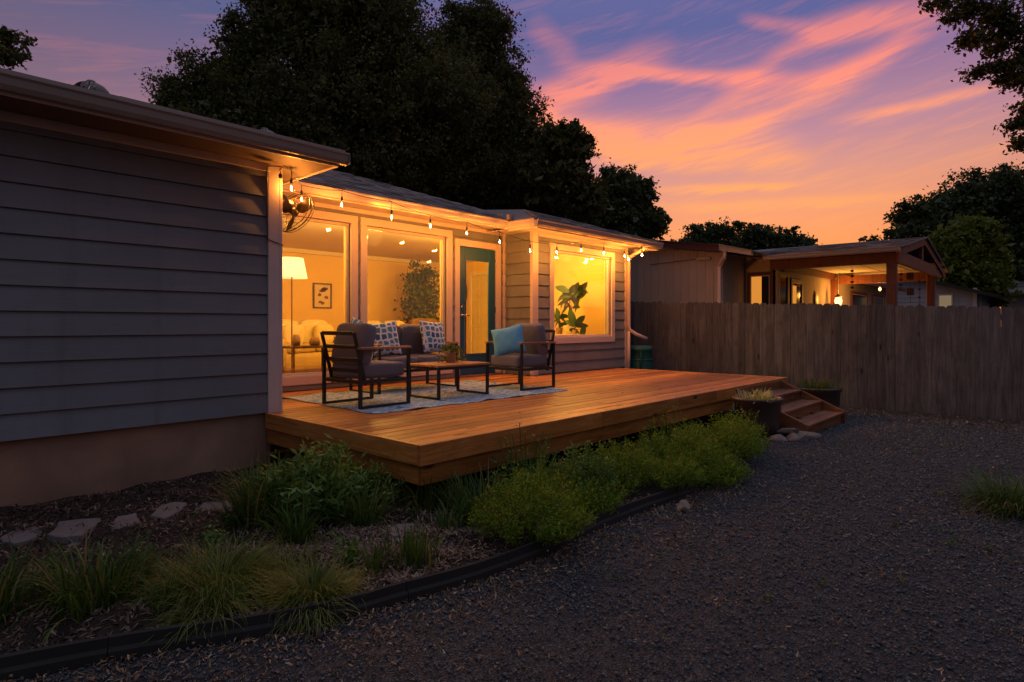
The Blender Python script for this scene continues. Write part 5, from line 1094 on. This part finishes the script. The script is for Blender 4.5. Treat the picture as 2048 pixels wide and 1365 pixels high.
MB().prism([(5.9, -.3), (11.5, -.3), (11.5, 3.85), (5.9, 3.0)], 0, NX + .002, NX + .1).build('wall', M_NWALL, nh)
panel_wall('x', NX, -1, 5.9, 11.0, .8, 3.2, [], topf=lambda y_: ntop(y_) - .02)
MB().prism([(5.68, 2.985), (11.5, 3.87), (11.5, 4.02), (5.68, 3.115)], 0, NX - .28, NX - .22).build('fascia', M_NDARK, nh)
MB().prism([(5.68, 3.116), (11.5, 4.022), (11.5, 4.05), (5.68, 3.14)], 0, NX - .32, NX + 4).build('roof', M_NDARK, nh)
for zz, y0_, y1_, z0_, z1_ in ((0, 6.5, 7.75, 2.90, 2.85),): MB().tube([(NX - .045, y0_, z0_), (NX - .045, y1_, z1_)], .008, 5).build('conduit', M_NDARK, nh)
MB().box(NX - .09, NX - .035, 6.15, 6.5, 2.86, 2.93).build('soffit_box', M_NWALL, nh, bevel=.01)
MB().box(NX, NX + 1.4, 5.9, 5.98, -.3, 3.0).build('wall', M_NWALL, nh); panel_wall('y', 5.9, -1, NX, 14.9, .8, 2.9, [])
WX = 14.9
MB().box(WX + .02, WX + .1, 5.1, 5.9, -.3, 3.0).build('wall', M_NWALL, nh)
MB().box(WX, WX + .02, 5.78, 5.9, .5, 2.9).build('wall_board', M_NWALL, nh); MB().box(WX, WX + .02, 5.1, 5.22, .5, 2.9).build('wall_board', M_NWALL, nh); MB().box(WX, WX + .02, 5.22, 5.78, 2.62, 2.9).build('wall_board', M_NWALL, nh)
def nwin(axis, c, sgn, a0, a1, z0, z1, lit, frame=.085, fm=M_NDARK, label=None, split=.5, name='window'):
    def bx_(m_, p0, p1, q0, q1, lo, hi): (m_.box(p0, p1, min(c + sgn * lo, c + sgn * hi), max(c + sgn * lo, c + sgn * hi), q0, q1) if axis == 'y' else m_.box(min(c + sgn * lo, c + sgn * hi), max(c + sgn * lo, c + sgn * hi), p0, p1, q0, q1))
    m_ = MB(); bx_(m_, a0, a1, z1 - frame, z1, .0, .04); bx_(m_, a0, a1, z0, z0 + frame, .0, .04); bx_(m_, a0, a0 + frame, z0 + frame, z1 - frame, .0, .04); bx_(m_, a1 - frame, a1, z0 + frame, z1 - frame, .0, .04); w = m_.build(name, fm, nh, label=label)
    i0, i1, j0, j1 = a0 + frame, a1 - frame, z0 + frame, z1 - frame; t_ = .02
    m_ = MB(); bx_(m_, i0, i1, j1 - t_, j1, .01, .03); bx_(m_, i0, i0 + t_, j0, j1 - t_, .01, .03); bx_(m_, i1 - t_, i1, j0, j1 - t_, .01, .03); m_.build('sash', M_NFRAME, w)
    if lit is None:
        m_ = MB(); bx_(m_, i0 + t_, i1 - t_, j0, j1 - t_, .0, .012); m_.build('pane', M_DARKGL, w)
    else:
        l0 = i0 + t_ + (i1 - i0 - 2 * t_) * lit[0]; l1 = i0 + t_ + (i1 - i0 - 2 * t_) * lit[1]; jt = j1 - t_ - (.06 if len(lit) > 2 else 0)
        m_ = MB(); bx_(m_, l0, l1, j0, jt, .0, .012); m_.build('lit_pane', M_LITWIN, w)
        if lit[0] > .02: m_ = MB(); bx_(m_, i0 + t_, l0, j0, j1 - t_, .0, .014); m_.build('pane', M_DARKGL, w)
        if lit[1] < .98: m_ = MB(); bx_(m_, l1, i1 - t_, j0, j1 - t_, .0, .014); m_.build('pane', M_DARKGL, w)
nwin('x', WX, -1, 5.2, 5.83, 1.0, 2.62, (.42, 1.0), label='neighbour window with a lit left half')
MB().box(WX, 26.5, 5.16, 5.26, -.3, 3.0).build('wall', M_NWALL, nh)
NH_ = [(14.98, 15.72, 1.0, 2.62), (15.88, 16.78, -.2, 2.50), (21.4, 23.4, 1.2, 2.40), (24.2, 26.0, 1.2, 2.36)]
panel_wall('y', 5.16, -1, WX + .06, 19.35, .8, 2.98, NH_); MB().box(19.6, 26.5, 5.12, 5.16, .5, 2.75).build('wall', M_NWALL, nh)
nwin('y', 5.15, -1, 14.98, 15.72, 1.0, 2.62, None, label='narrow dark side window of the neighbour bay')
nwin('y', 5.15, -1, 15.88, 16.78, -.1, 2.50, (0, .5, 1), label='neighbour door with a lit glass left leaf', name='door')
nwin('y', 5.11, -1, 21.4, 23.4, 1.2, 2.42, None, fm=M_NWOOD, label='farther dark window under the far eave'); nwin('y', 5.11, -1, 24.2, 26.0, 1.2, 2.42, None, fm=M_NWOOD, label='farthest dark window of the neighbour wall')
MB().prism([(5.5, 2.72), (4.6, 2.62), (4.6, 2.70), (5.5, 3.1)], 0, 19.9, 27).build('roof', M_SHING, nh)
MB().box(19.9, 27, 4.57, 4.6, 2.58, 2.72).build('fascia', M_NDARK, nh)
# gutter left piece, downspout
MB().prism([(5.80, 3.02), (5.80, 3.13), (5.08, 2.95), (5.08, 2.85)], 0, NX - .40, NX - .28).build('gutter', M_ALU, nh)
MB().prism([(5.80, 3.13), (5.80, 3.16), (5.05, 2.96), (5.05, 2.93)], 0, NX - .42, 15.0).build('roof', M_SHING, nh)
m_ = MB(); m_.bar((NX - .34, 5.70, 3.02), (NX - .30, 5.72, 2.88), .08); m_.bar((NX - .30, 5.72, 2.88), (NX - .05, 5.94, 2.70), .08); m_.bar((NX - .05, 5.94, 2.72), (NX - .05, 5.95, .6), .085); m_.build('downspout', M_TRIM, nh, bevel=.012)
# patio cover
pc = empty('patio_cover', (16.5, 3.8, -.2), 'gabled patio cover on thick red brown posts with a pale ceiling beyond the fence', 'patio cover')
PX0, PX1, PY = 14.15, 19.75, 2.56; RZX = 17.0; ez = 2.90; rz_ = 3.40
def post(x, y_, w, z1): MB().box(x - w / 2, x + w / 2, y_ - w / 2, y_ + w / 2, -.4, z1).build('post', M_NWOOD, pc, bevel=.01)
post(14.30, 2.66, .17, 2.83); post(19.15, 2.68, .17, 2.75); 
MB().box(19.35, 19.55, 5.0, 5.16, -.4, 2.66).build('post', M_NWOOD, pc, bevel=.01, label='post at the wall glowing orange beside the lantern')
MB().box(14.22, 14.34, 2.75, 5.05, 2.60, 2.82).build('beam', M_NWOOD, pc); MB().box(19.4, 19.52, 2.7, 5.0, 2.52, 2.76).build('beam', M_NWOOD, pc)
MB().prism([(14.22, 2.60), (19.78, 2.60), (19.78, 2.85), (14.22, 2.85)], 1, PY - .03, PY + .05).build('tie_beam', M_NWOOD, pc)
MB().box(15.2, 19.4, 5.04, 5.12, 2.66, 2.86).build('ledger', M_NWOOD, pc)
MB().box(RZX - .09, RZX + .09, PY - .02, PY + .05, 2.852, rz_ - .16).build('king_post', M_NWOOD, pc)
for a, b_ in (((PX0 - .1, ez - .06), (RZX, rz_ - .02)), ((20.15, ez - .16), (RZX, rz_ - .02))):
    MB().add([(a[0], PY - .07, a[1] - .13), (b_[0], PY - .07, b_[1] - .17), (b_[0], PY - .07, b_[1]), (a[0], PY - .07, a[1]), (a[0], PY - .03, a[1] - .13), (b_[0], PY - .03, b_[1] - .17), (b_[0], PY - .03, b_[1]), (a[0], PY - .03, a[1])],
             [(0, 1, 2, 3), (7, 6, 5, 4), (0, 4, 5, 1), (1, 5, 6, 2), (2, 6, 7, 3), (3, 7, 4, 0)]).build('rake_board', M_NWOOD, pc)
MB().prism([(14.36, 2.835), (19.38, 2.835), (19.38, 2.86), (14.36, 2.86)], 1, PY + .06, 5.03).build('ceiling', M_NCEIL, pc)
for yy in (3.2, 3.85, 4.5): MB().box(14.37, 19.37, yy, yy + .02, 2.825, 2.834).build('ceiling_batten', M_NFRAME, pc)
rsurf([(PX0 - .15, 2.44, ez), (PX0 - .15, 5.12, ez - .04), (RZX, 7.5, rz_ + .02), (RZX, 2.44, rz_)], 'roof', M_SHING, pc, .03)
rsurf([(RZX, 2.44, rz_), (RZX, 7.5, rz_ + .02), (20.25, 7.5, ez - .1), (20.25, 2.44, ez - .10)], 'roof', M_SHING, pc, .03)
uu = (RZX - PX0 + .15, 0, rz_ - ez); nn_ = (-(rz_ - ez), 0, RZX - PX0 + .15)
shingles(pc, (PX0 - .16, 2.46, ez), (0, 1, 0), uu, nn_, 0, 2.9, 2.9, 16, tab=.33, uf=lambda v: (0, 2.62 + v * .8), seed=9)
MB().prism([(PX0 - .16 + a * .9, ez - .105 + z_ * .95) for a, z_ in GP], 1, 2.46, 5.1).build('gutter', M_ALU, pc)
# hanging things on the patio
lt = empty('hanging_lantern', (19.0, 4.85, 2.05), 'glowing round lantern hanging beside the orange patio post', 'lantern')
MB().lathe([(.001, -.14), (.05, -.135), (.085, -.09), (.10, 0), (.085, .08), (.05, .12), (.001, .12)], (19.0, 4.85, 2.02), 14).build('globe', M_LANTERN, lt, smooth=True)
MB().lathe([(.03, .20), (.09, .13), (.09, .11), (.001, .11)], (19.0, 4.85, 2.02), 14).build('cap', M_NDARK, lt); MB().tube([(19.0, 4.85, 2.2), (19.0, 4.85, 2.84)], .006, 5).build('chain', M_NFRAME, lt)
for k in range(6): a = k * 1.047; MB().tube([(19 + .075 * math.cos(a), 4.85 + .075 * math.sin(a), 1.90), (19 + .105 * math.cos(a), 4.85 + .105 * math.sin(a), 2.02), (19 + .08 * math.cos(a), 4.85 + .08 * math.sin(a), 2.13)], .005, 4).build('cage_wire', M_NDARK, lt)
ld = bpy.data.lights.new('lantern_light', 'POINT'); ld.energy = 62; ld.color = (1, .40, .06); ld.shadow_soft_size = .12; lo = bpy.data.objects.new('lantern_light', ld); COL.objects.link(lo); lo.location = (0, -.16, .03); lo.parent = lt
pb_ = empty('patio_bulb', (20.4, 4.1, 2.5), 'single glowing bulb hanging under the far end of the patio roof', 'bulb')
MB().lathe([(.001, .06), (.035, .02), (.04, -.03), (.001, -.07)], (20.4, 4.1, 2.40), 10).build('globe', M_LANTERN, pb_, smooth=True); MB().tube([(20.4, 4.1, 2.46), (20.4, 4.1, 2.74)], .006, 5).build('cord', M_NDARK, pb_)
ld = bpy.data.lights.new('patio_bulb_light', 'POINT'); ld.energy = 36; ld.color = (1, .40, .06); ld.shadow_soft_size = .1; lo = bpy.data.objects.new('patio_bulb_light', ld); COL.objects.link(lo); lo.location = (0, 0, -.22); lo.parent = pb_
mr = empty('teardrop_ornament', (17.95, 5.1, 2.0), 'dark teardrop shaped mirror hanging on the lit patio wall', 'mirror')
MB().add([(17.95 + .17 * k * math.sin(a) * (1 if math.cos(a) > -.2 else .7), 5.10 - .01 * (k < .9), 2.0 + .27 * k * (math.cos(a) if math.cos(a) > 0 else math.cos(a) * 1.6)) for k in (1, .62) for a in [i * .314 for i in range(20)]], [(i, (i + 1) % 20, 20 + (i + 1) % 20, 20 + i) for i in range(20)]).build('rim', M_DARKW, mr)
MB().add([(17.95 + .105 * math.sin(i * .314), 5.098, 2.02 + .17 * math.cos(i * .314)) for i in range(20)], [tuple(range(20))]).build('glass', M_NFRAME, mr)
for k, (hx, hy, z0, z1, lb) in enumerate(((15.7, 2.75, 2.1, 2.55, 'string of tiny dark chimes nearest the thick post'), (16.6, 2.72, 1.85, 2.58, 'dark boxy wind chime hanging in the patio opening'), (17.6, 2.7, 1.8, 2.58, 'string of small shells hanging near the far post'), (16.9, 4.0, 2.25, 2.8, 'small ornament hanging from the patio ceiling'))):
    h_ = empty('wind_chime', (hx, hy, z1), lb, 'wind chime', 'ornaments hanging in the patio'); MB().tube([(hx, hy, z1), (hx, hy, z0)], .006, 4).build('cord', M_NDARK, h_)
    for j in range(4):
        zz = z1 - (z1 - z0) * (j + 1) / 4; s = [.03, .07, .03, .035][k]
        if k == 1 and j % 2: continue
        MB().box(hx - s / 2, hx + s / 2, hy - s, hy + s, zz, zz + [.04, .16, .04, .05][k]).build('pendant', M_NDARK, h_, bevel=.006)

# white clapboard house further back
wh = empty('white_house', (31, 3.5, -.3), 'low white clapboard house beyond the patio cover', 'house')
MB().prism([(8.5, -.3), (2.72, -.3), (2.72, 2.60), (5.5, 3.42), (8.5, 3.3)], 0, 30.0, 30.3).build('wall', M_WHITEH, wh)
siding('x', 30.0, -1, 2.83, 7.0, 1.4, 2.66, [(3.42, 4.0, 1.6, 2.62)], mat=M_WHITEH, parent=wh, zoff=0, lap=.19)
for k in range(3): siding('x', 30.0, -1, 2.83 + .62 * (k + .6), 7.0, 2.66 + .19 * k, 2.66 + .19 * (k + 1), [], mat=M_WHITEH, parent=wh, zoff=0, lap=.19)
m_ = MB(); m_.box(29.93, 30, 3.45, 3.97, 2.53, 2.60); m_.box(29.93, 30, 3.45, 3.51, 1.7, 2.53); m_.box(29.93, 30, 3.91, 3.97, 1.7, 2.53); wf = m_.build('window', M_NFRAME, wh, label='pale window of the white house beside the far patio post')
MB().box(29.95, 29.99, 3.51, 3.91, 1.7, 2.53).build('pane', M_DIMWIN, wf)
MB().box(29.95, 30.0, 2.70, 2.82, -.3, 2.8).build('corner_trim', M_NFRAME, wh)
MB().box(30.0, 36, 2.70, 2.75, -.3, 2.75).build('wall', M_WHITEH, wh); MB().prism([(30.5, 1.6), (31.4, 1.6), (31.4, 2.5), (30.5, 2.5)], 1, 2.66, 2.70).build('door', M_NFRAME, wh)
rsurf([(29.6, 2.0, 2.50), (29.6, 5.6, 3.62), (40, 5.6, 3.62), (40, 2.0, 2.50)], 'roof', M_DARKGL, wh, .14); rsurf([(29.6, 5.6, 3.62), (29.6, 9, 3.45), (40, 9, 3.45), (40, 5.6, 3.62)], 'roof', M_DARKGL, wh, .14)
bh = empty('brown_roofed_house', (47, 0, -.3), 'low house with a dull brown shingled roof at the far right edge', 'house')
MB().box(46, 52, -8, 3.0, -.3, 3.2).build('wall', M_NWALL, bh); rsurf([(45, -9, 3.2), (45, 3.4, 3.2), (49, 3.4, 4.6), (49, -9, 4.6)], 'roof', M_SHING, bh, .1); rsurf([(49, -9, 4.6), (49, 3.4, 4.6), (53, 3.4, 3.2), (53, -9, 3.2)], 'roof', M_SHING, bh, .1)
shingles(bh, (45, -9, 3.2), (0, 1, 0), (4, 0, 1.4), (-1.4, 0, 4), 0, 12.4, 4.2, 14, tab=1.0, th=.02, seed=19)

# ================================================================== TREES
def tree(name, label, base_, ells, n, leaf, mat, seed, clump=.35, per=26, trunk=.25, shell=.5, nl=10, group='trees around the houses'):
    t_ = empty(name, base_, label, 'tree', group); B_ = Vector(base_); E_ = np.array(ells); top = Vector(E_[:, :3].mean(axis=0)); fork = B_.lerp(Vector((top.x, top.y, B_.z + (top.z - B_.z) * .55)), 1.0) if False else Vector((B_.x, B_.y, B_.z + max(1., (E_[:, 2] - E_[:, 4]).min() - B_.z) + .3))
    MB().tube([B_, B_.lerp(fork, .5) + Vector((.05, .04, 0)), fork], [trunk * 1.25, trunk, trunk * .8], 10).build('trunk', M_BARK, t_, smooth=True)
    m_ = MB(); rg_ = random.Random(seed); sizes = list(np.argsort(-E_[:, 3]))
    for k in list(sizes)[:nl] + [rg_.randrange(len(E_)) for _ in range(nl)]:
        e = E_[k]; tip = Vector(e[:3]) + Vector((rg_.uniform(-.6, .6) * e[3], rg_.uniform(-.6, .6) * e[3], rg_.uniform(-.3, .7) * e[4])); mid = fork.lerp(tip, .5) + Vector((rg_.uniform(-.1, .1), rg_.uniform(-.1, .1), .12)) * (tip - fork).length * .4
        m_.tube([fork - Vector((0, 0, .2)), mid, tip], [trunk * .42, trunk * .22, trunk * .05], 6)
    m_.build('limbs', M_BARK, t_, smooth=True)
    rt = random.Random(seed + 7); tufts = []
    for a, b_, c_, r1, r2 in ells:
        for _ in range(7 if r1 > .45 else 0):
            dv = Vector((rt.gauss(0, 1), rt.gauss(0, 1), rt.gauss(.3, 1))).normalized(); q = rt.uniform(.12, .30); tufts.append((a + dv.x * r1 * 1.04, b_ + dv.y * r1 * 1.04, c_ + dv.z * r2 * 1.04, r1 * q, r2 * q))
    V, F = crown(ells, n, leaf, clump * .8, per, seed, shell)
    if tufts: V, F = merge((V, F), crown(tufts, n // 4, leaf, clump * .45, max(8, per // 2), seed + 90, .6, .5))
    if n > 8000:   # coarse inner leaves thicken the heart of the crown
        inner = [(a, b_, c_, r1 * .78, r2 * .78) for a, b_, c_, r1, r2 in ells if r1 > .45]
        V, F = merge((V, F), crown(inner, n // 3, leaf * 2.4, clump * 1.2, 14, seed + 50, .5))
    npmesh('crown', V, F, mat, t_)
OAK_A= [(8.36, 13.08, 8.18, 2.22, 1.85), (7.7, 13.8, 9.35, 1.35, 1.11), (8.7, 12.7, 9.6, 1.2, 1.11), (8.7, 12.71, 5.91, 2.71, 2.09), (7.2, 14.35, 5.78, 2.09, 1.6), (6.45, 15.16, 6.89, 1.29, 1.17), (6.12, 15.53, 5.78, 1.35, 1.17), (5.83, 15.84, 6.71, 0.74, 0.86), (5.41, 16.3, 6.83, 0.34, 0.34), (5.12, 16.62, 7.32, 0.27, 0.22), (5.24, 16.48, 6.89, 0.25, 0.3), (9.61, 11.71, 6.9, 1.5, 1.6), (6.7, 14.89, 8.12, 0.74, 0.74), (7.2, 14.35, 8.86, 0.74, 0.74)]
OAK_B= [(11.74, 12.35, 8.61, 1.33, 1.54), (11.98, 12.09, 9.58, 0.87, 0.84), (11.5, 12.6, 8.85, 0.75, 0.75), (12.17, 11.89, 6.93, 1.33, 1.67), (12.21, 11.83, 5.4, 1.67, 1.54), (11.18, 12.97, 5.82, 2.09, 2.09), (12.97, 11.01, 6.24, 0.56, 0.84), (12.5, 11.53, 7.91, 0.49, 0.56), (12.87, 11.11, 4.84, 1.4, 1.12)]
LOOSE= [(12.34, 9.48, 5.93, 0.64, 0.57), (12.64, 9.15, 5.8, 0.41, 0.36), (12.17, 9.66, 5.04, 0.95, 0.89), (12.64, 9.15, 5.17, 0.32, 0.32), (12.68, 9.1, 4.53, 0.57, 0.64)]
ROUND= [(17.09, 10.96, 5.7, 0.74, 0.82), (17.47, 10.53, 5.29, 0.66, 0.9), (17.03, 11.02, 4.63, 1.07, 0.99), (17.81, 10.17, 4.63, 0.49, 0.57), (16.48, 11.62, 4.8, 0.99, 0.82)]
BIGR= [(47.75, 4.14, 8.53, 2.65, 2.34), (46.27, 5.75, 7.59, 2.5, 2.03), (49.54, 2.19, 8.21, 2.96, 2.5), (45.01, 7.13, 6.72, 1.4, 1.0), (48.59, 3.22, 5.41, 2.96, 2.5), (50.27, 1.38, 5.41, 3.12, 3.12), (46.9, 5.06, 4.78, 2.5, 1.87)]
FRONTR= [(34.25, 4.07, 4.68, 1.15, 1.03), (34.95, 3.31, 5.49, 0.97, 0.87), (34.71, 3.56, 3.42, 1.43, 1.15), (35.26, 2.97, 4.34, 1.03, 1.15), (35.57, 2.63, 2.84, 0.64, 0.69), (33.94, 4.41, 3.42, 1.15, 1.15)]
MIDA= [(37.83, 17.92, 7.0, 1.18, 0.92), (38.72, 16.95, 7.26, 1.31, 0.99), (38.39, 17.31, 6.28, 1.97, 0.82)]
MIDB= [(41.05, 15.88, 7.24, 1.21, 0.84), (41.74, 15.14, 7.14, 1.01, 0.84), (41.28, 15.64, 6.4, 1.68, 0.74)]
MIDC= [(43.8, 14.36, 7.21, 1.03, 0.76), (44.5, 13.6, 6.87, 0.76, 0.55), (44.15, 13.98, 6.52, 1.38, 0.62)]
TLE= [(1.55, 11.63, 5.6, 0.21, 0.16), (1.67, 11.5, 5.6, 0.21, 0.15), (1.57, 11.6, 5.34, 0.33, 0.12), (1.72, 11.44, 5.28, 0.18, 0.07), (1.32, 11.88, 5.49, 0.3, 0.44), (1.22, 11.99, 5.12, 0.44, 0.22)]
TRE= [(8.91, 0.64, 4.94, 0.32, 0.17), (8.7, 0.87, 5.03, 0.23, 0.08), (8.45, 1.14, 5.04, 0.17, 0.05), (8.78, 0.78, 4.63, 0.22, 0.06), (8.7, 0.87, 4.64, 0.09, 0.04), (8.91, 0.64, 4.51, 0.11, 0.05), (8.95, 0.59, 4.31, 0.17, 0.07), (8.76, 0.81, 4.25, 0.13, 0.03), (9.05, 0.49, 4.17, 0.17, 0.08), (9.01, 0.53, 4.74, 0.23, 0.2), (9.09, 0.44, 3.65, 0.13, 0.08), (9.13, 0.4, 3.82, 0.08, 0.06), (9.11, 0.42, 3.42, 0.06, 0.06), (9.13, 0.4, 4.4, 0.11, 0.4), (9.28, 0.23, 4.45, 0.26, 0.69), (8.58, 1.0, 4.88, 0.1, 0.03), (9.22, 0.3, 3.53, 0.17, 0.23), (8.66, 0.91, 4.91, 0.11, 0.05)]
tree('oak_tree', 'tallest dark oak behind the house, its crown cut by the top of the photo', (8.0, 13.4, -.2), OAK_A, 150000, .082, L_OAK, 1, .36, 24, .32, .42)
tree('oak_tree', 'dark upright oak right of the tallest one, with a pointed crown', (11.9, 12.3, -.2), OAK_B, 84000, .082, L_OAK, 2, .34, 24, .28, .42)
tree('small_tree', 'loose thin crowned tree leaning out right of the oaks', (12.3, 9.9, -.2), LOOSE, 12000, .10, L_OAK, 3, .2, 22, .12, .6)
tree('dense_tree', 'round dark tree low at the right end of the house roof', (17.0, 11.2, -.2), ROUND, 26000, .11, L_GREY, 4, .26, 26, .2, .4)
tree('big_tree', 'big spreading tree behind the white house at the right edge', (48, 4.0, -.3), BIGR, 60000, .22, L_FAR, 5, .6, 24, .5, .45)
tree('lime_tree', 'smaller yellowish green tree behind the patio gable', (34.7, 3.8, -.3), FRONTR, 20000, .16, L_LIME, 6, .42, 24, .25, .45)
tree('far_tree', 'left one of the low rounded trees beyond the neighbour roof', (38.4, 17.2, -.3), MIDA, 7000, .22, L_FAR, 7, .4, 20, .25, .5)
tree('far_tree', 'middle one of the low rounded trees beyond the neighbour roof', (41.3, 15.6, -.3), MIDB, 6000, .22, L_FAR, 8, .4, 20, .25, .5)
tree('far_tree', 'right one of the low rounded trees beyond the neighbour roof', (44.1, 14.0, -.3), MIDC, 4500, .22, L_FAR, 9, .4, 20, .25, .5)
tree('far_tree', 'tiny crown just peeping over the patio roof', (47.65, 10.17, -.3), [(47.65, 10.17, 7.0, .7, .45), (47.9, 10.0, 6.6, .8, .5)], 900, .22, L_FAR, 10, .3, 16, .18, .5)
tree('far_tree', 'tiny crown between the house roof and the maroon fascia', (38.56, 20.1, -.3), [(38.56, 20.09, 6.87, 0.69, 0.34), (38.2, 20.5, 6.5, .9, .5)], 900, .22, L_FAR, 11, .3, 16, .18, .5)
tree('small_tree', 'bit of tree at the top left corner above the roof vent', (1.0, 12.2, -.2), TLE, 2600, .075, L_OAK, 12, .12, 14, .10, .6)
# overhanging tree on the right: trunk outside the picture, limbs arching in, sprays of leaflets
ot = empty('overhanging_tree', (10.3, -1.4, -.1), 'leafy branches hanging into the top right corner of the photo', 'tree')
MB().tube([(10.3, -1.4, -.1), (10.25, -1.35, 2.5), (10.1, -1.0, 4.2)], [.22, .18, .14], 10).build('trunk', M_BARK, ot, smooth=True)
m_ = MB(); rg_ = random.Random(4); AT = Vector((9.5, -.15, 5.1))
m_.tube([(10.1, -1.0, 4.2), (9.8, -.55, 4.8), AT], [.10, .06, .035], 8)
SPR = []
for e in TRE:
    tip = Vector(e[:3]); m_.tube([AT, AT.lerp(tip, .5) + Vector((0, 0, .08)), tip], [.02, .009, .003], 5); SPR.append(tip)
m_.build('limbs', M_BARK, ot, smooth=True)
V, F = crown(TRE, 7500, .06, .10, 10, 13, .9, .38); npmesh('crown', V, F, L_OAK, ot)
# utility mast tip beyond the roof
um = MB().tube([(38.0, 20.9, -.3), (38.0, 20.9, 7.6)], .05, 6).build('utility_mast', M_DARKGL); tag(um, 'thin mast standing above the end of the house roof', 'mast')
